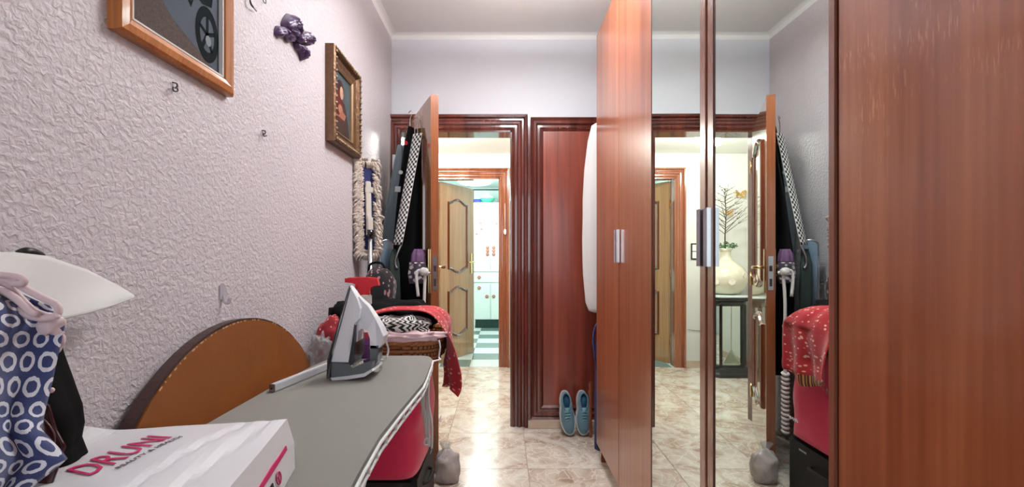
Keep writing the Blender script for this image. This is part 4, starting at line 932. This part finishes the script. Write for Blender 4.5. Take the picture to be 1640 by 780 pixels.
# ---------------------------------------------------------------- blue trainers
m_suede = mat('blue_suede', (92, 126, 140), .85, bump=.1, bscale=300, sheen=.3, var=.1, vscale=30); m_sole = mat('grey_sole', (176, 182, 180), .7); m_lining = mat('petrol_lining', (20, 72, 100), .8); m_lace = mat('lace_blue', (110, 156, 166), .8)
def outline_shoe(k=40, s=1, mirror=1):
    pts = []
    for i in range(k):
        a = 2*PI*i/k; y_ = math.sin(a); x_ = math.cos(a)
        Lh = .14*y_; wv = .052 if y_ > 0 else .045
        wv *= 1-.12*math.exp(-((y_+.15)/.3)**2)
        pts.append(((abs(x_)**.8*(1 if x_ > 0 else -1))*wv*s+.006*mirror*max(0, y_), Lh*(.5+.5*s)))
    return pts
def make_shoe(label, mirror, base, tilt, rz):
    # local frame: u across, v heel(-) to toe(+), w height above the sole
    t = thing('trainer', label, 'shoe', base, 0, 'blue trainers against the closet')
    c_, s_ = math.cos(tilt), math.sin(tilt)
    U = Vector((math.cos(rz), math.sin(rz)*.0, math.sin(rz))).normalized()
    V = (Vector((0, -s_, -c_))+Vector((math.sin(rz), 0, 0))*.9).normalized(); W = U.cross(V).normalized()
    if W.y > 0: W = -W
    org = Vector(base)-V*.14+Vector((0, 0, .004)); f_ = lambda u, v, w=0: org+U*(u*mirror)+V*v+W*w
    obj('sole', prism(nb(), outline_shoe(), f_, 0, .026, .004), m_sole, t)
    N = 40; oc = outline_shoe(N, .9); top = []
    for i in range(N):
        a = 2*PI*i/N; top.append((.026*math.cos(a), -.068+.05*math.sin(a)))
    rings = []
    for k in range(9):
        q_ = k/8; row = []
        for i in range(N):
            x0_, y0_ = oc[i]; x1_, y1_ = top[i]; x_ = x0_+(x1_-x0_)*q_**1.3; y_ = y0_+(y1_-y0_)*q_**1.3
            H = .026+(.034 if y_ > .05 else .034+.02*(.05-y_)/.19*2)*math.sin(min(1, q_*1.25)*PI/2)
            row.append(f_(x_, y_, H))
        rings.append(row)
    q = loft(nb(), rings, False); obj('upper', q, m_suede, t, True)
    q = nb(); rings2 = [[f_(x_*s1, -.068+(y_+.068)*s1, h_) for x_, y_ in top] for s1, h_ in ((1, .08), (.95, .06), (.9, .03), (.5, .027), (.05, .027))]; loft(q, rings2, True); obj('lining', q, m_lining, t, True)
    q = nb(); tube(q, [f_(x_*1.02, -.068+(y_+.068)*1.02, .026+.034+.02*(.05-y_)/.19*2) for x_, y_ in top], .005, 6, closed=True); obj('collar', q, m_suede, t, True)
    q = nb(); tube(q, [f_(0, -.03, .078), f_(0, -.01, .074), f_(0, .01, .066)], [.014, .013, .006], 8); obj('tongue', q, m_lace, t, True)
    for k in range(4):
        q = nb(); y_ = -.008+k*.017; h_ = .082-.004*k-.002*k*k*.5; tube(q, smoothpts([f_(-.02+.001*k, y_, h_-.012), f_(0, y_+.004, h_), f_(.02-.001*k, y_+.008, h_-.012)], 4), .003, 5); tube(q, smoothpts([f_(.02, y_, h_-.012), f_(0, y_+.004, h_+.001), f_(-.02, y_+.008, h_-.012)], 4), .003, 5); obj('lace', q, m_lace, t, True)
sx1 = P(911, 700, 2.83); make_shoe('left blue trainer of the pair standing toe down against the closet', 1, (sx1.x, 2.83, 0.002), math.radians(18), .08)
sx2 = P(935.5, 700, 2.83); make_shoe('right blue trainer of the pair, the one nearer the wardrobe', -1, (sx2.x, 2.83, 0.002), math.radians(18), .02)
# ---------------------------------------------------------------- hall: lamps, switch, pedestal, vase, twigs, butterflies
m_bulb = mat('glowing_bulb', (255, 246, 226), emit=(255, 244, 224), estr=40)
for k, (x_, y_) in enumerate(((-.53, 3.68), (-.76, 3.72))):
    t = thing('ceiling_spot', ['hall ceiling spot lamp nearer the doorway, glowing by the door edge', 'hall ceiling spot lamp further left, seen only in the mirror'][k], 'lamp', (x_, y_, 2.17), 0, 'hall ceiling spot lamps')
    obj('lamp_holder', lathe(nb(), [(.035, .075), (.035, .06), (.02, .05), (.02, .03), (.028, .02)], (x_, y_, 2.17), 20), m_chrome, t, True)
    q = nb(); bmesh.ops.create_icosphere(q, subdivisions=3, radius=.027, matrix=Matrix.Translation((x_, y_, 2.185))); obj('bulb', q, m_bulb, t, True)
    l_ = light('spot_light', 'POINT', (x_, y_, 2.13), 26, (1, .95, .86), .03)
light('hall_point_light', 'POINT', (.7, 3.85, 2.1), 20, (1, .95, .88), .1)  # point light in the right part of the hall, no fitting modelled
light('kitchen_lamp_light', 'POINT', (-.4, 6.3, 2.1), 78, (.95, 1, .98), .15)
m_diff = mat('lit_diffuser', (240, 240, 236), .5, emit=(255, 250, 244), estr=2)
for lb, x_, y_, zt_ in (('added unseen white glass dish lamp above the ironing board', .18, 1.85, ZC), ('white glass dish lamp hanging in the kitchen', -.4, 6.3, 2.4)):  # the first dish is a made-up fitting around the added fill lights
    t = thing('unseen_dish_lamp', lb, 'lamp', (x_, y_, zt_-.2))
    obj('ceiling_cup', lathe(nb(), [(.05, 0), (.05, -.02), (.02, -.03)], (x_, y_, zt_), 24), m_white, t)
    obj('rod', tube(nb(), [(x_, y_, zt_-.02), (x_, y_, zt_-.19)], .006, 8), m_chrome, t, True)
    obj('glass_dish', lathe(nb(), [(.25, -.16), (.22, -.185), (.12, -.2), (.01, -.205), (.01, -.195), (.12, -.19), (.22, -.175)], (x_, y_, zt_), 36, False), m_diff, t, True)
sw = thing('light_switch', 'black framed double light switch on the hall wall beside the kitchen door', 'switch', (-.905, 4.615, 1.14)); fh = pl((-.905, 4.62, 1.215), (1, 0, 0), (0, 0, 1), (0, -1, 0))
obj('frame', sweep(nb(), fh, [(-.046, -.086), (.046, -.086), (.046, .086), (-.046, .086)], [(0, 0), (0, .009), (.012, .011), (.014, 0)], True), m_blackgl, sw)
for z0_, z1_ in ((-.072, -.003), (.003, .072)): obj('rocker', pbox(nb(), fh, -.032, .032, z0_, z1_, 0, .012, .003), m_white, sw)
q = nb(); pbox(q, fh, -.034, .034, -.003, .003, 0, .01); obj('divider', q, m_blackgl, sw)
# pedestal: octagonal black frame with mirror panes
pcx, pcy = -1.15, 4.39; pd = thing('pedestal', 'black pedestal with mirrored sides under the ivory vase', 'pedestal', (pcx, pcy, 0))
def octo(r, c=.45):   # square with cut corners
    k = r*(1-c); return [(r, k), (k, r), (-k, r), (-r, k), (-r, -k), (-k, -r), (k, -r), (r, -k)]
def octring(r, z, c=.3): return [Vector((pcx+x, pcy+y, z)) for x, y in octo(r, c)]
obj('base', loft(nb(), [octring(.21, 0), octring(.21, .03), octring(.2, .045), octring(.19, .07), octring(.16, .09), octring(.16, .11)]), m_blackgl, pd)
obj('top_frame', loft(nb(), [octring(.15, .68), octring(.16, .70), octring(.16, .72), octring(.19, .735), octring(.2, .75), octring(.2, .765)]), m_blackgl, pd)
obj('marble_top', loft(nb(), [octring(.195, .765), octring(.2, .77), octring(.2, .782), octring(.195, .786)]), m_twhite, pd)
oc = octo(.15, .3)
for x_, y_ in oc: q = nb(); tube(q, [(pcx+x_, pcy+y_, .1), (pcx+x_, pcy+y_, .69)], .015, 8); obj('corner_post', q, m_blackgl, pd)
for i in range(8):
    a = Vector(oc[i]); b_ = Vector(oc[(i+1) % 8]); m_ = (a+b_)/2; U = Vector((b_.x-a.x, b_.y-a.y, 0)).normalized(); n3 = Vector((m_.x, m_.y, 0)).normalized(); h = (b_-a).length/2-.012
    fp_ = pl((pcx+m_.x*.95, pcy+m_.y*.95, 0), U, (0, 0, 1), n3)
    pn = obj('mirror_pane', pbox(nb(), fp_, -h, h, .11, .68, -.003, 0), m_mirror, pd)
    if h > .05:
        q = nb(); tube(q, [fp_(0, .68, .001), fp_(0, .26, .001)], .0022, 5); tube(q, [fp_(-h, .12, .001), fp_(0, .27, .001), fp_(h, .12, .001)], .0022, 5); obj('leading', q, m_steel, pn)
        obj('green_triangle', prism(nb(), [(-h+.012, .122), (h-.012, .122), (0, .255)], fp_, 0, .0012), mat('green_glass', (150, 170, 150), .1, .6), pn)
vs = thing('ivory_vase', 'large ivory glazed vase on the mirrored pedestal', 'vase', (-1.17, 4.39, .786))
m_ivory = mat('ivory_glaze', (216, 210, 188), .18, coat=.6, var=.14, vscale=12, bump=.15, bscale=26)
vc = (-1.165, 4.39, .786)
obj('vase_body', lathe(nb(), [(.09, 0), (.13, .012), (.18, .07), (.205, .14), (.2, .2), (.16, .265), (.1, .31), (.058, .34), (.046, .38), (.05, .43), (.068, .455), (.06, .455), (.04, .4)], vc, 40), m_ivory, vs, True)
q = nb(); rndp = []
for k in range(9):
    a = k*.7; c = Vector((vc[0]+.197*math.cos(a), vc[1]+.197*math.sin(a), vc[2]+.15+.05*math.sin(k*2.3)))
    n3 = Vector((math.cos(a), math.sin(a), 0)); ff = pl(c+n3*.003, Vector((-n3.y, n3.x, 0)), (0, 0, 1), n3)
    prism(q, [(.035*math.cos(j*PI/3+k), .03*math.sin(j*PI/3+k)) for j in range(6)], ff, 0, .004)
obj('shell_tiles', q, mat('shell_mosaic', (236, 230, 214), .15, coat=.8), vs)
fo = thing('vase_greenery', 'low ring of small green leaves around the neck of the ivory vase', 'foliage', (vc[0], vc[1], vc[2]+.45)); q = nb()
for k in range(170):
    a = random.uniform(0, 2*PI); r = .11*math.sqrt(random.random()); c = Vector((vc[0]+r*math.cos(a), vc[1]+r*math.sin(a), vc[2]+.455+random.uniform(0, .065)*(1-r*4)+.01))
    n3 = Vector((random.uniform(-1, 1), random.uniform(-1, 1), random.uniform(-.2, 1))).normalized(); u3 = n3.orthogonal().normalized(); v3 = n3.cross(u3)
    s_ = random.uniform(.009, .016); q.faces.new([q.verts.new(c+u3*s_*x_+v3*s_*.55*y_) for x_, y_ in ((-1, 0), (-.2, 1), (.9, .3), (1.1, 0), (.9, -.3), (-.2, -1))])
obj('leaves', q, mat('leaf_green', (62, 104, 60), .5, var=.4, vscale=40), fo, kind='stuff', recalc=False)
tw = thing('twig_tree', 'bare dark twig tree with tiny white buds standing in the ivory vase', 'branches', (vc[0], vc[1], vc[2]+.44))
zb0 = vc[2]+.40; q = nb(); tips = []; H = .70
tube(q, smoothpts([(vc[0], vc[1], zb0), (vc[0]+.004, vc[1], zb0+.25*H), (vc[0]-.006, vc[1], zb0+.6*H), (vc[0]+.012, vc[1], zb0+.96*H)], 5), [.008-.0062*i/15 for i in range(16)], 6); obj('trunk', q, mat('twig_brown', (66, 54, 48), .8), tw, True); m_twig = bpy.data.materials['twig_brown']
for k in range(30):
    t = .28+.66*k/30; L = (.33*(1-t)+.08)*random.uniform(.8, 1.15); a = k*2.4+random.uniform(-.4, .4); el = random.uniform(.35, .8)
    p0_ = Vector((vc[0], vc[1], zb0+H*t)); d_ = Vector((math.cos(a)*math.cos(el), math.sin(a)*math.cos(el)*.6, math.sin(el)*.75)).normalized()
    p1_ = p0_+d_*L*.5; p2_ = p0_+d_*L+Vector((0, 0, .03*L)); q = nb(); tube(q, [p0_, p1_, p2_], [.0036, .0027, .0012], 5); tips += [p1_, p2_, p0_.lerp(p2_, .75)]
    s2 = d_.cross(Vector((0, 0, 1))).normalized()
    for s3 in (-1, 1): p3_ = p1_+(d_+s2*.7*s3).normalized()*L*.35; tube(q, [p1_, p3_], [.002, .0009], 4); tips.append(p3_)
    obj('branch', q, m_twig, tw)
q = nb()
for p_ in tips: bmesh.ops.create_icosphere(q, subdivisions=1, radius=.0045, matrix=Matrix.Translation(p_))
obj('buds', q, m_white, tw, kind='stuff')
# butterflies on the wall and blossom garland
def butterfly(label, c, s_, rgb):
    t = thing('butterfly_ornament', label, 'ornament', c); ff = pl(c, (1, 0, 0), (0, 0, 1), (0, -1, 0)); mm = mat('butterfly_gold', rgb, .35, .5)
    for k in (-1, 1):
        g_ = (lambda u, v, w, k=k: ff(u*k, v, w+.006+abs(u)*.35))
        q = nb(); prism(q, [(0, .1*s_), (.3*s_, .55*s_), (.75*s_, .7*s_), (.85*s_, .4*s_), (.6*s_, .08*s_), (.7*s_, -.2*s_), (.45*s_, -.55*s_), (.15*s_, -.4*s_)], g_, 0, .0015); obj('wing', q, mm, t)
    q = nb(); tube(q, [ff(0, -.4*s_, .006), ff(0, .35*s_, .006)], .06*s_, 6); obj('body', q, mm, t)
butterfly('gold butterfly ornament on the hall wall, upper one right of the twigs', Vector((-1.42, 4.60, 1.81)), .07, (170, 140, 80))
butterfly('pale gold butterfly ornament on the hall wall, lower one of two', Vector((-1.30, 4.60, 1.62)), .055, (206, 170, 110))
bg = thing('blossom_garland', 'white blossom garland hanging on the hall wall left of the pedestal', 'garland', (-1.0, 4.58, .55))
q = nb(); gx = -1.02; tube(q, smoothpts([(gx-.03, 4.6, 1.10), (gx, 4.585, .95), (gx-.01, 4.585, .8), (gx+.01, 4.59, .62)], 5), .004, 6); obj('stem', q, m_twig, bg)
for k in range(12):
    z_ = .66+k*.036; x_ = gx+.045*math.sin(k*2.1); c = Vector((x_, 4.57, z_)); q = nb()
    for j in range(5):
        a = j*2*PI/5+k; lump(q, c+Vector((.02*math.cos(a), 0, .02*math.sin(a))), (.015, .007, .013), .1, 4, j, 8, 6)
    obj('blossom', q, m_cream if k % 3 else m_whitecl, bg, True)
q = lump(nb(), (gx+.0, 4.585, .62), (.05, .02, .07), .1, 5, 2, 16, 10); obj('pale_leaf', q, mat('grey_leaf', (176, 176, 168), .6), bg, True)
q = nb(); tube(q, smoothpts([(-.83, 4.612, .40), (-.95, 4.613, .385), (-1.08, 4.612, .40), (-1.3, 4.613, .385), (-1.46, 4.612, .40)], 5), .003, 6); obj('wall_cable', q, m_steel, None, True, label='thin grey cable running along the hall wall behind the pedestal', cat='cable')
q = nb(); c = Vector((.025, 4.585, 1.42)); lump(q, c, (.014, .01, .03), .2, 6, 2, 14, 10); tube(q, [c, c+Vector((0, .01, .3))], .0025, 5); obj('light_pull', q, m_white, None, True, label='small white pull hanging on the kitchen door frame', cat='pull')
# ---------------------------------------------------------------- kitchen dresser
m_dress = mat('white_enamel', (222, 234, 228), .3); m_teal = mat('teal_side', (60, 122, 108), .4); m_gapd = mat('dark_gap', (120, 130, 126), .8)
kd = thing('kitchen_dresser', 'white kitchen dresser with flower shaped knobs', 'dresser', (.0, 7.5, 0))
KX0, KX1, KY, KZ0 = -.50, .56, 7.1, .145
obj('carcass', bx(KX0+.01, KX1, KY+.02, 7.6, KZ0, 2.045), m_dress, kd)
obj('side_panel', bx(KX0-.025, KX0+.01, KY-.02, 7.6, .0, 2.045), m_teal, kd)
obj('plinth', bx(KX0+.05, KX1, KY+.07, 7.5, 0, KZ0), mat('dark_green', (28, 70, 60), .4), kd)
q = nb(); lathe(q, [(.02, 0), (.026, .06), (.03, .145)], (KX0+.03, KY+.03, 0), 12); obj('foot', q, m_dress, kd, True)
fk_ = pl((0, KY+.02, 0), (1, 0, 0), (0, 0, 1), (0, -1, 0))
def kdoor(nm_, u0, u1, v0, v1, knobs):
    d_ = obj(nm_, pbox(nb(), fk_, u0+.003, u1-.003, v0+.003, v1-.003, 0, .02, .003), m_dress, kd)
    for (u, v) in knobs:
        q = nb()
        for j in range(6): lump(q, fk_(u+.018*math.cos(j*PI/3), v+.018*math.sin(j*PI/3), .026), (.012, .007, .012), 0, 3, 0, 8, 6)
        obj('flower_knob', q, mat('rosy_knob', (176, 112, 100), .4) if 'rosy_knob' not in bpy.data.materials else bpy.data.materials['rosy_knob'], d_, True)
        q = nb(); lump(q, fk_(u, v, .032), (.01, .008, .01), 0, 3, 0, 8, 6); obj('knob_centre', q, m_gold, d_, True)
sxs = -.195
kdoor('upper_door', KX0+.01, sxs, .92, 2.04, [(sxs-.05, 1.26), (sxs-.05, 1.20), (sxs-.05, 1.31)]); kdoor('upper_door', sxs, .14, .92, 2.04, [(sxs+.05, 1.26), (sxs+.05, 1.20), (sxs+.05, 1.31)])
kdoor('drawer', KX0+.01, .14, .745, .915, [(KX0+.12, .83)]); kdoor('lower_door', KX0+.01, sxs, KZ0, .74, [(KX0+.12, .66), (sxs-.06, .52)]); kdoor('lower_door', sxs, .14, KZ0, .74, [(sxs+.05, .52)])
kdoor('upper_door', .14, .55, .92, 2.04, []); kdoor('drawer', .14, .55, .745, .915, []); kdoor('lower_door', .14, .55, KZ0, .74, [])
for u, v in ((-.36, 1.71), (-.34, 1.61), (-.42, 1.53), (-.10, 1.70)):
    q = nb()
    for j in range(5): lump(q, fk_(u+.013*math.cos(j*2*PI/5), v+.013*math.sin(j*2*PI/5), .024), (.009, .004, .009), 0, 3, 0, 8, 6)
    obj('flower_sticker', q, bpy.data.materials['rosy_knob'], kd, True)
bw_ = thing('green_bowl', 'green glass lidded bowl on top of the kitchen dresser', 'bowl', (-.26, 7.2, 2.045)); m_gg = mat('green_glaze', (70, 168, 136), .25)
obj('bowl', lathe(nb(), [(.05, 0), (.09, .015), (.12, .06), (.12, .075), (.105, .075)], (-.25, 7.2, 2.045), 24), m_gg, bw_, True)
obj('lid', lathe(nb(), [(.118, .075), (.08, .115), (.035, .14), (.03, .15), (.02, .17), (.001, .178)], (-.25, 7.2, 2.045), 24), mat('pale_glass', (196, 214, 206), .15), bw_, True)
q = lump(nb(), (-.42, 7.2, 2.075), (.07, .05, .034), .3, 6, 3, 20, 12, flat=.12); obj('blue_cloth', q, mat('blue_folded_cloth', (48, 68, 170), .8), None, True, label='small blue folded cloth on top of the kitchen dresser', cat='cloth')
q = nb(); tube(q, [(-1.4, 7.7, 2.34), (.6, 7.7, 2.34)], .012, 8); obj('curtain_rod', q, mat('rod_dark', (60, 70, 70), .5), None, True, label='thin dark rod running under the kitchen ceiling', cat='rod')
# ---------------------------------------------------------------- foreground left: chair with clothes
ch = thing('clothes_chair', 'wooden chair almost hidden under a heap of clothes', 'chair', (-.56, .40, 0))
obj('seat', bx(-.74, -.40, .22, .60, .43, .455, bev=.01), m_honeyedge, ch)
for xx, yy, zz in ((-.72, .24, 1.05), (-.72, .58, 1.05), (-.42, .24, .43), (-.42, .58, .43)): obj('leg', bx(xx-.016, xx+.016, yy-.016, yy+.016, 0, zz, bev=.004), m_honeyedge, ch)
obj('backrest', bx(-.728, -.712, .24, .58, .85, 1.05, bev=.004), m_honeyedge, ch)
def rings_mat(n, l, uv):
    sx = n.new('ShaderNodeSeparateXYZ'); l.new(uv, sx.inputs[0])
    t = n.new('ShaderNodeTexNoise'); t.inputs['Scale'].default_value = 30; l.new(uv, t.inputs['Vector'])
    V = M_(n, l, 'MULTIPLY', sx.outputs['Y'], 12.5); row = M_(n, l, 'FLOOR', V); fv = M_(n, l, 'SUBTRACT', M_(n, l, 'FRACT', V), .5)
    U = M_(n, l, 'ADD', M_(n, l, 'MULTIPLY', sx.outputs['X'], 4.4), M_(n, l, 'MULTIPLY', row, .5)); fu = M_(n, l, 'SUBTRACT', M_(n, l, 'FRACT', U), .5)
    d = M_(n, l, 'SQRT', M_(n, l, 'ADD', M_(n, l, 'MULTIPLY', fu, fu), M_(n, l, 'MULTIPLY', fv, fv)))
    d = M_(n, l, 'ADD', d, M_(n, l, 'MULTIPLY', M_(n, l, 'SUBTRACT', t.outputs['Fac'], .5), .12))
    k = M_(n, l, 'LESS_THAN', M_(n, l, 'ABSOLUTE', M_(n, l, 'SUBTRACT', d, .33)), .085)
    mx = n.new('ShaderNodeMix'); mx.data_type = 'RGBA'; l.new(k, mx.inputs[0]); mx.inputs[6].default_value = S2L((46, 58, 104)); mx.inputs[7].default_value = S2L((206, 208, 216)); return mx.outputs[2]
m_rings = uvmat('blue_ring_print', rings_mat)
def pxsheet(rows, u0=0, th=.004, nz_=.006, seed=1, nv=24, nu=20, wave=5):
    """rows: (y px, x left px, x right px, z left, z right)"""
    def fn(u, v):
        i = v*(len(rows)-1); k = min(int(i), len(rows)-2); t = i-k; r = [a*(1-t)+b_*t for a, b_ in zip(rows[k], rows[k+1])]
        x_ = r[1]+(r[2]-r[1])*u; z_ = r[3]+(r[4]-r[3])*u+nz_*math.sin(u*wave+v*2+seed)+nz_*1.3*nz((u*3, v*3, 0), 1, seed)
        return P(x_, r[0], z_)
    return fn
q = sheet(nb(), pxsheet([(452, -60, 2, .50, .55), (470, -60, 30, .49, .55), (490, -60, 80, .48, .56), (520, -60, 104, .47, .56), (560, -60, 94, .46, .55), (610, -60, 82, .45, .54), (660, -60, 68, .45, .53), (690, -60, 62, .44, .52), (735, -60, 104, .44, .52), (770, -60, 58, .43, .50), (800, -60, 20, .43, .49)], nz_=.009, wave=9), 24, 40)
obj('ring_print_dress', q, m_rings, None, True, label='blue dress printed with white rings on the clothes heap at the far left', cat='dress', mods=(SOL(.006),))
m_satin = mat('black_satin', (12, 11, 12), .8, spec=.1, bump=.2, bscale=8); m_maroon = mat('maroon_gloss', (60, 20, 26), .25, bump=.5, bscale=18, var=.5, vscale=16)
lvb = []
for y_, xl, xr in ((565, 52, 66), (580, 46, 74), (620, 38, 94), (660, 30, 112), (690, 26, 117), (715, 24, 112), (740, 20, 124), (790, 16, 132), (900, 10, 140)):
    z_ = .60; a = P(xl, y_, z_); b_ = P(xr, y_, z_); lvb.append((a.z, (a.x+b_.x)/2, z_, (b_.x-a.x)/2, .04, .1))
obj('black_satin_garment', garment(nb(), lvb[::-1], 5, .06, 44, 2, 5), m_satin, None, True, label='black satin garment hanging behind the ring-printed dress', cat='clothing')
q = sheet(nb(), pxsheet([(625, 28, 44, .545, .545), (650, 28, 78, .545, .55), (690, 24, 90, .54, .55), (715, 20, 104, .54, .55), (740, 20, 96, .53, .55), (770, 20, 86, .53, .545), (810, 20, 76, .53, .54)], nz_=.004, seed=4), 20, 24)
obj('maroon_scarf', q, m_maroon, None, True, label='shiny maroon and black scarf below the ring-printed dress', cat='scarf', mods=(SOL(.003),))
q = nb()
for pts in ([(46, 640), (60, 662), (78, 680), (88, 700), (84, 725), (78, 752)], [(36, 655), (52, 680), (66, 700), (74, 728), (66, 760)], [(52, 704), (60, 720), (52, 742), (44, 768)]): tube(q, smoothpts([P(x_, y_, .536) for x_, y_ in pts], 4), .0011, 4)
obj('gold_piping', q, mat('rose_piping', (132, 84, 84), .4), bpy.data.objects['maroon_scarf'], True)
q = nb(); c = P(82, 625, .555); bmesh.ops.create_icosphere(q, subdivisions=2, radius=.0035, matrix=Matrix.Translation(c)); obj('pink_bead', q, m_pinkcl, bpy.data.objects['black_satin_garment'], True)
q = nb(); tube(q, smoothpts([P(52, 588, .55), P(64, 580, .548), P(78, 574, .55)], 4), .0009, 5); obj('thread', q, m_white, bpy.data.objects['black_satin_garment'])
# white paper sheet poking out over the clothes
def paper(u, v):
    top = [(-60, 404), (20, 404), (75, 410), (140, 432), (190, 458), (215, 473)]; bot = [(-60, 500), (20, 505), (80, 516), (140, 502), (185, 488), (215, 476)]
    i = u*5; k = min(int(i), 4); t = i-k; a = [top[k][j]*(1-t)+top[k+1][j]*t for j in (0, 1)]; b_ = [bot[k][j]*(1-t)+bot[k+1][j]*t for j in (0, 1)]
    x_ = a[0]+(b_[0]-a[0])*v; y_ = a[1]+(b_[1]-a[1])*v; X = -.71+.055*v+.008*math.sin(u*5+v*3); z_ = X*F/(x_-VX); return P(x_, y_, z_)
obj('white_paper', sheet(nb(), paper, 30, 14), mat('tissue_paper', (206, 206, 204), .8), None, True, label='sheet of white tissue paper jutting out above the clothes at the far left', cat='paper', mods=(SOL(.0015),))
q = nb(); tube(q, smoothpts([wp(30, 408, .03), wp(44, 403, .035), wp(60, 408, .03), wp(66, 413, .025)], 4), .007, 8); obj('black_hanger_tip', q, m_iron, None, True, label='black curved hanger tip just above the white tissue paper', cat='hanger')
# pale pink straps and flower
m_pstrap = mat('pink_strap', (214, 192, 196), .85, sheen=.3)
ps = thing('pink_straps', 'pale pink looped straps with a fabric flower over the ring-printed dress', 'straps', P(60, 540, .56))
for k, pts in enumerate(([(-30, 445), (0, 450), (25, 470), (50, 495), (72, 505), (90, 506), (92, 490), (70, 478), (45, 465), (20, 452), (-30, 440)], [(-30, 470), (0, 478), (25, 495), (48, 506), (70, 510), (92, 506)], [(-30, 438), (15, 441), (36, 446), (36, 454), (18, 453)], [(-30, 458), (0, 464), (28, 480), (50, 500), (60, 503)])):
    q = nb(); c = smoothpts([P(x_, y_, .535-.004*k) for x_, y_ in pts], 5); tube(q, c, .0042, 6)
    for v in q.verts: pass
    obj('strap', q, m_pstrap, ps, True)
q = lump(nb(), P(80, 520, .55), (.013, .01, .014), .4, 6, 3, 20, 12); obj('strap_knot', q, m_pstrap, ps, True)
for j in range(7):
    a = j*2*PI/7; r_ = 14 if j % 2 else 18; q = lump(nb(), P(79+r_*.75*math.cos(a), 545+r_*math.sin(a), .555), (.009, .005, .009), .15, 5, j, 12, 8); obj('petal', q, m_pstrap, ps, True)
q = nb(); c = P(70, 537, .545); tube(q, [c+Vector((.005*math.cos(a*PI/5), 0, .004*math.sin(a*PI/5))) for a in range(10)], .0012, 5, closed=True); obj('gold_ring', q, m_gold, ps, True)
